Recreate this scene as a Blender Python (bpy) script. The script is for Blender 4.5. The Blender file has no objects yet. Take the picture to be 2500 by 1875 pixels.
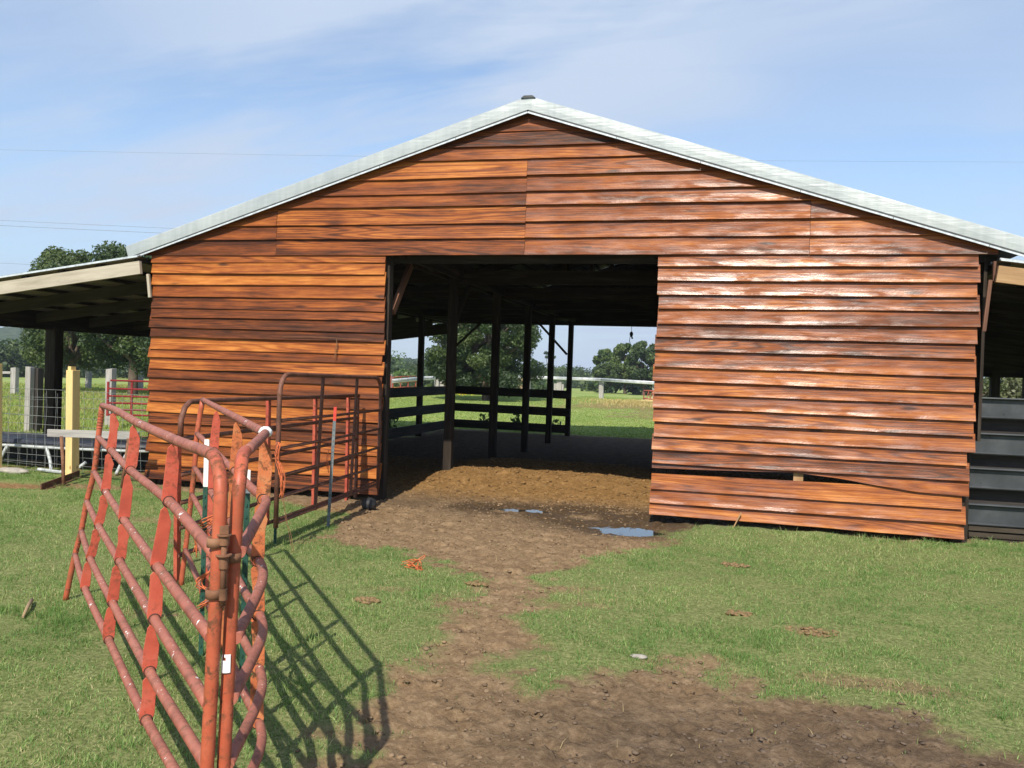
import bpy, math, random
import numpy as np
from mathutils import Vector, Matrix
random.seed(7)
scene = bpy.context.scene
COL = scene.collection
PI = math.pi

# ------------------------------------------------------------------ numpy noise
def _hash(ix, iy, s):
    n = (ix.astype(np.int64) * 374761393 + iy.astype(np.int64) * 668265263 + int(s) * 1442695041) & 0x7fffffff
    n = (n ^ (n >> 13)) * 1274126177 & 0x7fffffff
    return ((n ^ (n >> 16)) & 0xffff) / 65535.0
def vnoise(x, y, s=0):
    x = np.asarray(x, float); y = np.asarray(y, float)
    ix = np.floor(x); iy = np.floor(y); fx = x - ix; fy = y - iy
    fx = fx * fx * (3 - 2 * fx); fy = fy * fy * (3 - 2 * fy)
    ix = ix.astype(np.int64); iy = iy.astype(np.int64)
    a = _hash(ix, iy, s); b = _hash(ix + 1, iy, s); c = _hash(ix, iy + 1, s); d = _hash(ix + 1, iy + 1, s)
    return (a * (1 - fx) + b * fx) * (1 - fy) + (c * (1 - fx) + d * fx) * fy
def fbm(x, y, s=0, o=4, g=.5):
    t = 0; a = 1; n = 0
    for k in range(o):
        t = t + a * vnoise(np.asarray(x) * 2 ** k + 17.3 * k, np.asarray(y) * 2 ** k - 9.1 * k, s + k); n += a; a *= g
    return t / n * 2 - 1
def sstep(a, b, x):
    t = np.clip((np.asarray(x, float) - a) / (b - a), 0, 1); return t * t * (3 - 2 * t)
def poly_sd(px, py, poly):
    """signed distance (positive inside)"""
    px = np.asarray(px, float); py = np.asarray(py, float)
    d = np.full(px.shape, 1e9); ins = np.zeros(px.shape, bool)
    n = len(poly)
    for i in range(n):
        x1, y1 = poly[i]; x2, y2 = poly[(i + 1) % n]
        ex, ey = x2 - x1, y2 - y1
        t = np.clip(((px - x1) * ex + (py - y1) * ey) / (ex * ex + ey * ey + 1e-12), 0, 1)
        d = np.minimum(d, np.hypot(px - x1 - t * ex, py - y1 - t * ey))
        c = ((y1 > py) != (y2 > py)) & (px < (x2 - x1) * (py - y1) / (y2 - y1 + 1e-12) + x1)
        ins ^= c
    return np.where(ins, d, -d)

# ------------------------------------------------------------------ terrain
DIRT = [(-4.9, .1), (-4.9, -.25), (-3.2, -.45), (-2.2, -.75), (-1.63, -1.3), (-1.34, -2.11), (-1.15, -2.75), (-.78, -2.69), (-.34, -2.81),
        (.08, -2.95), (.40, -3.40), (.66, -4.1), (.76, -4.81), (.76, -5.25), (.78, -5.6), (.74, -6.1), (.7, -6.9), (.6, -8.6), (9, -8.6), (9, -6.2),
        (4.3, -5.62), (3.77, -5.42), (3.47, -5.38), (3.26, -5.22), (3.05, -5.2), (2.71, -5.05), (2.5, -4.95), (2.36, -4.58), (2.01, -4.83), (1.73, -5.24),
        (1.54, -5.4), (1.316, -5.16), (1.30, -4.86), (1.28, -4.28), (1.24, -3.65), (1.55, -3.3), (1.22, -3.2), (1.10, -3.02), (1.10, -2.55),
        (1.15, -2.2), (1.6, -1.95), (1.87, -1.35), (1.84, -.7), (1.95, -.4), (2.6, .0), (4.9, -.02), (4.9, 12.7), (-4.9, 12.7)]
LEANL = [(-9.2, 1.0), (-4.9, .6), (-4.9, 11), (-9.2, 11)]
LEANR = [(4.8, .2), (9.2, .2), (9.2, 12.5), (4.8, 12.5)]
BACKD = [(-6.2, 30), (-5.5, 38), (-2.5, 42), (1.5, 40), (3, 26), (.2, 21.5), (-1.3, 24.5), (-2.2, 31)]
def blob(x, y, cx, cy, rx, ry):
    return np.exp(-(((x - cx) / rx) ** 2 + ((y - cy) / ry) ** 2))
def dirt_mask(x, y):
    n = fbm(x * 1.9, y * 1.9, 3, 4) * .36 + fbm(x * 8, y * 8, 8, 3) * .20
    m = sstep(-.10, .14, poly_sd(x, y, DIRT) + n)
    m = np.maximum(m, sstep(-.2, .3, poly_sd(x, y, LEANL) + n * 3))
    m = np.maximum(m, sstep(-.1, .1, poly_sd(x, y, LEANR) + n * .4))
    m = np.maximum(m, .75 * sstep(-1, 1, poly_sd(x, y, BACKD) + n * 9))
    for bx, by, rx, ry, a in ((-6.3, -.9, .9, .28, 1.0), (-5.3, -.55, .9, .3, .85), (-7.4, -.6, .7, .3, .8), (2.96, -3.85, .2, .12, .6), (3.2, -4.75, .5, .13, .7),
                              (1.5, -3.75, .18, .1, .6), (-2.3, -3.0, .5, .16, .55), (-3.2, -2.2, .4, .15, .5), (.1, -3.9, .2, .1, .55), (-1.1, -5.0, .3, .1, .4)):
        m = np.maximum(m, a * sstep(.25, .8, blob(x, y, bx, by, rx, ry) + .35 * n))
    return m
def H(x, y):
    x = np.asarray(x, float); y = np.asarray(y, float)
    dist = np.hypot(x - 2.4, y + 9.7)
    h = -.0125 * np.clip(dist - 55, 0, 260)
    h = h + fbm(x * .045, y * .045, 21, 3) * .5 * sstep(16, 80, dist)
    h = h + fbm(x * .5, y * .5, 5, 3) * .02
    h = h + .17 * sstep(1.0, 2.7, y) * (1 - sstep(3.6, 6.5, y)) * sstep(-2.4, -1.2, x + .0) * (1 - .35 * sstep(.4, 1.6, x)) * (1 - sstep(4.0, 4.8, x))
    h = h - .065 * blob(x, y, 1.42, -.55, .62, .42) - .03 * blob(x, y, .0, .2, .5, .13)
    return h
def micro(x, y, m):
    near = 1 - sstep(9, 22, np.hypot(x - 2.4, y + 9.7))
    lump = fbm(x * 5.5, y * 5.5, 31, 4, .6); c2 = fbm(x * 17, y * 17, 41, 2)
    pud = np.clip(blob(x, y, 1.5, -.55, .75, .45) + blob(x, y, .0, .2, .6, .2), 0, 1)
    return near * m * (np.abs(lump) * .042 - .016 + c2 * .016 + np.abs(fbm(x * 1.9, y * 1.9, 33, 3)) * .035 * sstep(.6, 2., y)) * (1 - .65 * pud) + near * (1 - m) * fbm(x * 3, y * 3, 51, 3) * .018
def Hf(x, y):
    return H(x, y) + micro(x, y, dirt_mask(x, y))
def hz(x, y):
    return float(Hf(np.array([x]), np.array([y]))[0])

# ------------------------------------------------------------------ node helper
class NT:
    def __init__(s, name):
        s.m = bpy.data.materials.new(name); s.m.use_nodes = True
        s.t = s.m.node_tree; s.t.nodes.clear()
        s.out = s.n('ShaderNodeOutputMaterial')
    def n(s, typ, **kw):
        nd = s.t.nodes.new(typ)
        for k, v in kw.items(): setattr(nd, k, v)
        return nd
    def l(s, a, b): s.t.links.new(a, b)
    def set(s, inp, v):
        if isinstance(v, bpy.types.NodeSocket): s.l(v, inp)
        elif v is not None:
            if hasattr(inp.default_value, '__len__') and not hasattr(v, '__len__'): v = (v, v, v, 1)[:len(inp.default_value)]
            elif hasattr(inp.default_value, '__len__') and len(inp.default_value) == 4 and len(v) == 3: v = (*v, 1)
            inp.default_value = v
    def math(s, op, a, b=None, c=None, clamp=False):
        nd = s.n('ShaderNodeMath', operation=op, use_clamp=clamp)
        s.set(nd.inputs[0], a)
        if b is not None: s.set(nd.inputs[1], b)
        if c is not None: s.set(nd.inputs[2], c)
        return nd.outputs[0]
    def mix(s, f, a, b, typ='MIX'):
        nd = s.n('ShaderNodeMix', data_type='RGBA', blend_type=typ); nd.clamp_factor = True
        s.set(nd.inputs[0], f); s.set(nd.inputs[6], a); s.set(nd.inputs[7], b)
        return nd.outputs[2]
    def noise(s, vec, scale=5, detail=3, rough=.5, dist=0, sc=None, out=0):
        if sc is not None:
            mp = s.n('ShaderNodeMapping'); s.l(vec, mp.inputs[0]); mp.inputs['Scale'].default_value = sc; vec = mp.outputs[0]
        nd = s.n('ShaderNodeTexNoise'); s.l(vec, nd.inputs['Vector']); nd.inputs['Scale'].default_value = scale
        nd.inputs['Detail'].default_value = detail; nd.inputs['Roughness'].default_value = rough; nd.inputs['Distortion'].default_value = dist
        return nd.outputs[out]
    def ramp(s, f, stops):
        nd = s.n('ShaderNodeValToRGB'); s.set(nd.inputs[0], f)
        e = nd.color_ramp.elements
        while len(e) > 1: e.remove(e[-1])
        for i, (p, c) in enumerate(stops):
            el = e[0] if i == 0 else e.new(p)
            el.position = p; el.color = (*c, 1) if hasattr(c, '__len__') else (c, c, c, 1)
        return nd.outputs[0]
    def rng(s, v, a, b, c=0, d=1):
        nd = s.n('ShaderNodeMapRange'); s.set(nd.inputs[0], v)
        for i, q in enumerate((a, b, c, d)): nd.inputs[i + 1].default_value = q
        return nd.outputs[0]
    def co(s, w='Object'): return s.n('ShaderNodeTexCoord').outputs[w]
    def uv(s): return s.n('ShaderNodeTexCoord').outputs['UV']
    def attr(s, name, out='Color'): return s.n('ShaderNodeAttribute', attribute_name=name).outputs[out]
    def sep(s, v):
        nd = s.n('ShaderNodeSeparateXYZ'); s.l(v, nd.inputs[0]); return nd.outputs
    def bump(s, h, st=.3, d=.01, normal=None):
        nd = s.n('ShaderNodeBump'); s.l(h, nd.inputs['Height']); nd.inputs['Strength'].default_value = st; nd.inputs['Distance'].default_value = d
        if normal is not None: s.l(normal, nd.inputs['Normal'])
        return nd.outputs[0]
    def pbr(s, col, rough=.6, metal=0, spec=.5, normal=None, coat=None, coatr=.2, **kw):
        b = s.n('ShaderNodeBsdfPrincipled'); s.set(b.inputs['Base Color'], col); s.set(b.inputs['Roughness'], rough)
        s.set(b.inputs['Metallic'], metal); s.set(b.inputs['Specular IOR Level'], spec)
        if normal is not None: s.l(normal, b.inputs['Normal'])
        if coat is not None: s.set(b.inputs['Coat Weight'], coat); s.set(b.inputs['Coat Roughness'], coatr)
        s.l(b.outputs[0], s.out.inputs[0]); return b

M = {}
# ---- stained, freshly washed lap siding (uv: metres along / across the board; 'tone': per board)
def mat_siding():
    t = NT('stained_wet_cedar_siding'); uv = t.uv(); tone = t.sep(t.attr('tone'))
    zone = t.noise(uv, 1, 6, .68, .45, sc=(.34, 8.5, 1))
    warp = t.noise(uv, 1, 2, .45, 0, sc=(.17, 3.6, 1))
    ring = t.math('SINE', t.math('MULTIPLY', warp, 150))
    ring = t.rng(ring, -.2, 1)
    ring2 = t.math('SINE', t.math('MULTIPLY', t.noise(uv, 1, 3, .5, 0, sc=(.07, 9, 1)), 110))
    ring = t.math('MAXIMUM', ring, t.math('MULTIPLY', t.rng(ring2, .3, 1), .6))
    fib = t.noise(uv, 1, 3, .6, 0, sc=(5, 210, 1))
    blot = t.noise(uv, 1, 4, .6, 0, sc=(3.5, 22, 1))
    z = t.math('ADD', t.math('MULTIPLY', zone, 1.2), t.math('MULTIPLY', tone[0], .52))
    z = t.math('ADD', z, t.math('MULTIPLY', t.math('SUBTRACT', ring, .5), t.math('MULTIPLY_ADD', tone[2], -.28, -.05)))
    z = t.math('ADD', z, t.math('MULTIPLY', t.math('SUBTRACT', fib, .5), .42))
    z = t.math('ADD', z, t.math('MULTIPLY', t.math('SUBTRACT', blot, .5), .45))
    z = t.math('ADD', z, t.math('MULTIPLY', t.math('SUBTRACT', t.noise(uv, 1, 3, .6, .3, sc=(1.1, 3.0, 1)), .5), .55))
    z = t.math('SUBTRACT', z, .30)
    col = t.ramp(z, [(.0, (.014, .0055, .003)), (.2, (.040, .012, .005)), (.4, (.095, .027, .008)), (.58, (.20, .052, .0125)), (.76, (.32, .093, .018)), (.9, (.44, .150, .030)), (1, (.52, .20, .045))])
    grey = t.mix(t.math('MULTIPLY', tone[1], .10), col, (.17, .075, .036))
    # knots
    mp = t.n('ShaderNodeMapping'); t.l(uv, mp.inputs[0]); mp.inputs['Scale'].default_value = (1.5, 6.5, 1)
    vo = t.n('ShaderNodeTexVoronoi'); t.l(mp.outputs[0], vo.inputs['Vector']); vo.inputs['Scale'].default_value = 1
    sel = t.math('GREATER_THAN', t.sep(vo.outputs['Color'])[0], .55)
    dk = t.math('ADD', vo.outputs['Distance'], t.math('MULTIPLY', t.math('SUBTRACT', blot, .5), .1))
    k = t.math('MULTIPLY', t.rng(dk, .17, .07), sel)
    col = t.mix(t.math('MULTIPLY', k, .85), grey, (.035, .014, .008))
    h = t.math('ADD', t.math('MULTIPLY', fib, .7), t.math('ADD', t.math('MULTIPLY', ring, .35), t.math('MULTIPLY', t.noise(uv, 1, 2, .5, 0, sc=(70, 110, 1)), .9)))
    b1 = t.bump(h, .7, .0028)
    b2 = t.bump(t.noise(uv, 1, 2, .5, 0, sc=(1.6, 7, 1)), .35, .010, b1)
    wetn = t.noise(uv, 1, 3, .6, .3, sc=(3.0, 14, 1))
    rough = t.ramp(wetn, [(.3, .36), (.5, .46), (.75, .6)])
    pr = t.pbr(col, rough, 0, .18, b2, t.math('MULTIPLY', t.math('MULTIPLY', t.rng(wetn, .60, .42, .04, 1.0), t.rng(t.noise(t.co(), 1.1, 3, .6, .4), .36, .60, .22, 1)), t.math('MULTIPLY_ADD', tone[1], .95, .10)), .265)
    drip = t.noise(uv, 1, 3, .65, .4, sc=(38, 62, 1))
    t.l(t.bump(drip, .24, .0040, t.bump(fib, .16, .0022, t.bump(t.noise(uv, 1, 2, .5, 0, sc=(1.4, 11, 1)), .35, .010))), pr.inputs['Coat Normal'])
    return t.m
M['siding'] = mat_siding()

def mat_wood(name, c0, c1, c2, rough=.75, sc=1.0, stain=.5, spec=.3, knots=False):
    t = NT(name); uv = t.uv()
    fib = t.noise(uv, 1, 4, .6, .2, sc=(4 * sc, 120 * sc, 1)); big = t.noise(uv, 1, 4, .6, .5, sc=(1.2 * sc, 12 * sc, 1))
    col = t.ramp(t.math('ADD', t.math('MULTIPLY', big, .75), t.math('MULTIPLY', fib, .35)), [(.3, c0), (.55, c1), (.8, c2)])
    if knots:
        mp = t.n('ShaderNodeMapping'); t.l(uv, mp.inputs[0]); mp.inputs['Scale'].default_value = (4, 9, 1)
        vo = t.n('ShaderNodeTexVoronoi'); t.l(mp.outputs[0], vo.inputs['Vector']); vo.inputs['Scale'].default_value = 1
        k = t.math('MULTIPLY', t.rng(vo.outputs['Distance'], .16, .06), t.math('GREATER_THAN', t.sep(vo.outputs['Color'])[0], .5))
        col = t.mix(k, col, (.22, .11, .03))
    t.pbr(col, rough, 0, spec, t.bump(fib, .5, .003))
    return t.m
M['dark_wood'] = mat_wood('barn_post_weathered_shade_dark_wood', (.016, .012, .010), (.034, .026, .020), (.085, .066, .050), .9, spec=.2)  # weathered wood, darkened further to paint in the barn's interior shade
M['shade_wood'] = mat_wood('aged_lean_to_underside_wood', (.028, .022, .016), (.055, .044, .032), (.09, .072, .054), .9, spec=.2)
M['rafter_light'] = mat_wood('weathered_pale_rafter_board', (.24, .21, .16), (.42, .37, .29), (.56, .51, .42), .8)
M['rafter_brown'] = mat_wood('weathered_brown_rafter_board', (.20, .12, .06), (.36, .22, .11), (.50, .34, .19), .8)
M['trim_brown'] = mat_wood('brown_stained_trim', (.07, .03, .02), (.16, .075, .045), (.25, .13, .08), .6)
M['yellow_wood'] = mat_wood('new_treated_pine', (.58, .41, .16), (.70, .51, .22), (.78, .62, .32), .65, knots=True)
M['grey_wood'] = mat_wood('silver_grey_old_wood', (.16, .15, .14), (.34, .32, .30), (.50, .48, .45), .9)
M['tan_wood'] = mat_wood('tan_old_wood', (.20, .13, .07), (.34, .24, .14), (.45, .35, .22), .85)
M['rail_black'] = mat_wood('black_brown_corral_board', (.02, .018, .016), (.045, .038, .034), (.09, .075, .062), .85)

def mat_paint(name, cols, rough=.5, rust=.45, chips=.0, dust=(.42, .27, .2), dustf=0.0, bands=0.0):
    t = NT(name); uv = t.uv(); ob = t.co()
    n = t.noise(ob, 9, 5, .65, .3)
    c = t.ramp(n, [(.32, cols[0]), (.5, cols[1]), (.68, cols[2])])
    if bands:
        bn = t.noise(uv, 1, 2, .6, .2, sc=(16, .9, 1))
        c = t.mix(t.rng(bn, .48, .66, 0, bands), c, tuple(x * .52 for x in cols[0]))
    rn = t.noise(ob, 38, 5, .7, .4)
    rb = t.noise(ob, 5, 3, .6)
    rm = t.math('MULTIPLY', t.rng(rn, .50, .60), t.rng(rb, .40, .56, 0, rust))
    c = t.mix(rm, c, (.10, .045, .018))
    if dustf:
        nm = t.n('ShaderNodeNewGeometry').outputs['Normal']; up = t.rng(t.sep(nm)[2], .1, .8, 0, dustf)
        c = t.mix(up, c, dust)
    if chips:
        w = t.noise(uv, 1, 2, .7, 1.5, sc=(30, 2.2, 1))
        w2 = t.noise(uv, 1, 1, .5, 0, sc=(3.2, 1.1, 1))
        c = t.mix(t.math('MULTIPLY', t.rng(w, .65, .67, 0, chips), t.rng(w2, .54, .58)), c, (.80, .78, .74))
    t.pbr(c, t.rng(rm, 0, 1, rough, .9), 0, .45, t.bump(rn, .35, .002))
    return t.m
RED = [(.32, .055, .035), (.44, .080, .048), (.50, .12, .07)]
M['gate_red'] = mat_paint('faded_orange_red_gate_paint', RED, .48, .8, 0)
M['gate_rail'] = mat_paint('dusty_red_gate_rail', [(.28, .075, .048), (.36, .105, .068), (.42, .15, .10)], .6, .7, 1.0, (.30, .16, .12), .30, .55)
M['plate_red'] = mat_paint('orange_red_flat_brace_paint', [(.40, .072, .042), (.52, .094, .054), (.56, .13, .08)], .55, .55)
M['plate_rusty'] = mat_paint('rust_eaten_flat_brace', [(.40, .10, .035), (.52, .15, .05), (.50, .22, .09)], .7, 1.0)
M['post_paint'] = mat_paint('gate_post_paint_with_moss', [(.26, .085, .035), (.42, .09, .042), (.48, .12, .058)], .5, .9)
M['gate_brown'] = mat_paint('rusty_brown_gate_pipe', [(.07, .030, .020), (.14, .055, .035), (.20, .085, .055)], .62, .8)
M['gate_maroon'] = mat_paint('maroon_gate_paint', [(.17, .012, .014), (.24, .02, .022), (.28, .03, .03)], .45, .2)
M['corral_red'] = mat_paint('corral_panel_red', [(.22, .05, .035), (.34, .07, .045), (.36, .1, .07)], .6, .5)
M['rust'] = mat_paint('heavy_rust', [(.10, .05, .028), (.20, .09, .045), (.26, .13, .07)], .85, .9)
M['ring_dark'] = mat_paint('dark_rust_ring', [(.03, .016, .012), (.05, .025, .018), (.07, .035, .025)], .8, .5)
M['green_post'] = mat_paint('dark_green_tpost', [(.010, .045, .030), (.014, .065, .045), (.02, .085, .06)], .5, .15)
M['white_tip'] = mat_paint('white_tpost_tip', [(.74, .73, .68), (.82, .81, .77), (.84, .83, .8)], .5, .05)
M['grey_post'] = mat_paint('grey_tpost', [(.09, .11, .12), (.15, .18, .19), (.20, .22, .22)], .5, .3)
M['red_tip'] = mat_paint('red_tpost_tip', [(.50, .04, .03), (.6, .06, .04), (.65, .08, .05)], .5, .05)
M['sticker'] = mat_paint('white_sticker', [(.86, .86, .86), (.9, .9, .9), (.9, .9, .9)], .35, 0)
M['white_steel'] = mat_paint('white_galvanised_tube', [(.36, .39, .40), (.50, .53, .54), (.60, .62, .61)], .4, .25)

def simple(name, col, rough=.6, metal=0, spec=.5, nscale=20, var=.25, bump=.15, bd=.003):
    t = NT(name); ob = t.co(); n = t.noise(ob, nscale, 4, .6)
    c = t.mix(t.rng(n, .3, .7), tuple(x * (1 - var) for x in col), tuple(min(1, x * (1 + var)) for x in col))
    t.pbr(c, rough, metal, spec, t.bump(n, bump, bd)); return t.m
M['galv'] = None
def mat_galv():
    t = NT('galvanised_roof_trim'); ob = t.co()
    n = t.noise(ob, 1.1, 3, .6); s = t.noise(ob, 1, 3, .6, 0, sc=(2.5, 30, 30)); st = t.noise(ob, 1, 3, .6, .4, sc=(14, 3, 1.5))
    c = t.ramp(t.math('ADD', t.math('MULTIPLY', n, .5), t.math('MULTIPLY', st, .5)), [(.3, (.36, .39, .39)), (.52, (.44, .47, .465)), (.72, (.53, .55, .54))])
    t.pbr(c, t.rng(n, .3, .7, .34, .5), .35, .5, t.bump(t.math('ADD', s, t.math('MULTIPLY', n, 3)), .25, .012)); return t.m
M['galv'] = mat_galv()
M['galv_dark'] = simple('roof_sheet_edge', (.07, .075, .075), .55, .3, .4)
M['lip'] = simple('bright_drip_edge', (.62, .66, .68), .35, .3, .5)
M['roof'] = simple('galvanised_roof_sheet', (.40, .42, .42), .45, .6, .5, 4)
M['roof_under'] = simple('roof_sheet_underside', (.055, .046, .036), .8, 0, .2, 5, .3)  # near-black underside carries the ceiling's shade in its colour
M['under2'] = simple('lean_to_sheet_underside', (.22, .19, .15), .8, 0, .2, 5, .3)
M['black_steel'] = None
def mat_black():
    t = NT('black_painted_steel_board'); ob = t.co(); n = t.noise(ob, 3, 4, .6); w = t.noise(ob, 1, 3, .6, .3, sc=(1.5, 1, 14))
    c = t.ramp(n, [(.3, (.030, .034, .038)), (.55, (.052, .058, .064)), (.75, (.085, .092, .1))])
    c = t.mix(t.rng(t.noise(ob, 14, 3, .6, .2), .66, .72, 0, .7), c, (.010, .010, .010))
    t.pbr(c, t.rng(w, .3, .7, .38, .6), 0, .5, t.bump(n, .2, .004)); return t.m
M['black_steel'] = mat_black()
M['black'] = simple('black_rubber', (.018, .018, .02), .6, 0, .4)
M['pad'] = simple('dark_blue_black_pad', (.022, .026, .040), .5, 0, .5, 8)
M['wire'] = simple('galvanised_wire', (.36, .37, .36), .4, .6, .5)
M['cable'] = simple('overhead_cable', (.20, .22, .25), .6, 0, .3)
M['guard'] = simple('weathered_guardrail_steel', (.60, .62, .63), .45, .35, .5, 3)
M['twine'] = simple('orange_baling_twine', (.62, .16, .06), .7, 0, .3, 60, .3)
M['twine_brown'] = simple('old_brown_twine', (.20, .10, .05), .8, 0, .3, 60, .3)
M['stone'] = simple('pale_stone', (.34, .31, .27), .85, 0, .3, 14, .25, .5, .01)
M['dung'] = simple('dry_manure', (.20, .135, .07), .95, 0, .1, 30, .35, .6, .01)
M['straw'] = simple('dry_straw', (.52, .40, .19), .8, 0, .3, 40, .3)
M['hay'] = simple('hay_pile', (.55, .42, .19), .9, 0, .2, 5, .3, .8, .05)
M['pine_bark'] = simple('tree_bark', (.11, .085, .065), .9, 0, .2, 3, .35, .8, .04)

def mat_ground():
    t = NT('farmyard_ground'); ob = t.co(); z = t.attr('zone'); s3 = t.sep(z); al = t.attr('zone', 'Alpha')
    f = t.noise(ob, 26, 6, .68); m = t.noise(ob, 5.5, 5, .6, .3); b = t.noise(ob, .8, 4, .6); ff = t.noise(ob, 120, 3, .6)
    v = t.math('ADD', t.math('MULTIPLY', f, .55), t.math('MULTIPLY', m, .45))
    dirt = t.ramp(v, [(.3, (.130, .082, .045)), (.5, (.245, .165, .094)), (.66, (.34, .242, .145))])
    dirt = t.mix(s3[2], dirt, t.ramp(v, [(.3, (.125, .066, .022)), (.5, (.255, .145, .055)), (.7, (.36, .22, .095))]))
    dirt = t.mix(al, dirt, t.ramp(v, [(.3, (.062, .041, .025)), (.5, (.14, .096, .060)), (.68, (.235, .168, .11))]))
    dirt = t.mix(t.math('MULTIPLY', s3[1], .85), dirt, (.060, .036, .018))
    gn = t.noise(ob, 40, 5, .7); gb = t.noise(ob, .35, 5, .65, .4)
    near = t.ramp(gn, [(.32, (.085, .098, .036)), (.5, (.165, .19, .068)), (.68, (.29, .28, .13))])
    far = t.ramp(t.math('ADD', t.math('MULTIPLY', gb, .6), t.math('MULTIPLY', t.noise(ob, 3.5, 5, .7), .4)),
                 [(.34, (.16, .23, .06)), (.48, (.23, .30, .085)), (.58, (.30, .34, .115)), (.7, (.36, .31, .15))])
    cd = t.n('ShaderNodeNewGeometry').outputs['Position']
    dd = t.n('ShaderNodeVectorMath', operation='DISTANCE'); t.l(cd, dd.inputs[0]); dd.inputs[1].default_value = (2.4, -9.7, 0)
    grass = t.mix(t.rng(dd.outputs['Value'], 9, 22), near, far)
    col = t.mix(s3[0], dirt, grass)
    hgt = t.math('ADD', t.math('MULTIPLY', f, 1.0), t.math('MULTIPLY', ff, .35))
    vr = t.n('ShaderNodeTexVoronoi'); t.l(ob, vr.inputs['Vector']); vr.inputs['Scale'].default_value = 55
    speck = t.sep(vr.outputs['Color'])[0]; col = t.mix(t.math('MULTIPLY', t.rng(speck, .0, 1.0, 0, .35), t.math('SUBTRACT', 1, s3[0])), col, t.mix(1, col, (.45, .42, .40), 'MULTIPLY'))
    t.pbr(col, t.rng(s3[1], 0, 1, .95, .45), 0, t.rng(s3[1], 0, 1, .08, .4), t.bump(t.math('ADD', hgt, m), .8, .02)); return t.m
M['ground'] = mat_ground()
def mat_leaf(name, attr='col', rough=.5, trans=.3, tint=(1, 1, 1), spec=.35):
    t = NT(name); c = t.mix(1, t.attr(attr), tint, 'MULTIPLY')
    b = t.pbr(c, rough, 0, spec)
    tr = t.n('ShaderNodeBsdfTranslucent'); t.set(tr.inputs[0], t.mix(1, c, (1.2, 1.3, .6), 'MULTIPLY'))
    ms = t.n('ShaderNodeMixShader'); ms.inputs[0].default_value = trans
    t.l(b.outputs[0], ms.inputs[1]); t.l(tr.outputs[0], ms.inputs[2]); t.l(ms.outputs[0], t.out.inputs[0]); return t.m
M['grass'] = mat_leaf('grass_blade', rough=.6, trans=.38, spec=.2)
M['leaf'] = mat_leaf('tree_leaf', rough=.5, trans=.25)
def mat_water():
    t = NT('puddle_water'); ob = t.co()
    t.pbr((.035, .028, .02), .03, 0, .9, t.bump(t.noise(ob, 14, 2, .5), .04, .004)); return t.m
M['water'] = mat_water()
def mat_clod():
    t = NT('dirt_clod'); ob = t.co(); n = t.noise(ob, 30, 4, .6); c = t.attr('col')
    t.pbr(t.mix(t.rng(n, .3, .7), t.mix(1, c, (.75, .75, .75), 'MULTIPLY'), c), .95, 0, .15, t.bump(n, .5, .006)); return t.m
M['clod'] = mat_clod()
def mat_hill():
    t = NT('wooded_hill'); ob = t.co(); n = t.noise(ob, .16, 5, .7); c = t.ramp(n, [(.35, (.030, .050, .028)), (.5, (.055, .085, .042)), (.65, (.09, .125, .06))])
    t.pbr(c, .9, 0, .1, t.bump(n, 1, 4)); return t.m
M['hill'] = mat_hill()

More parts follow.
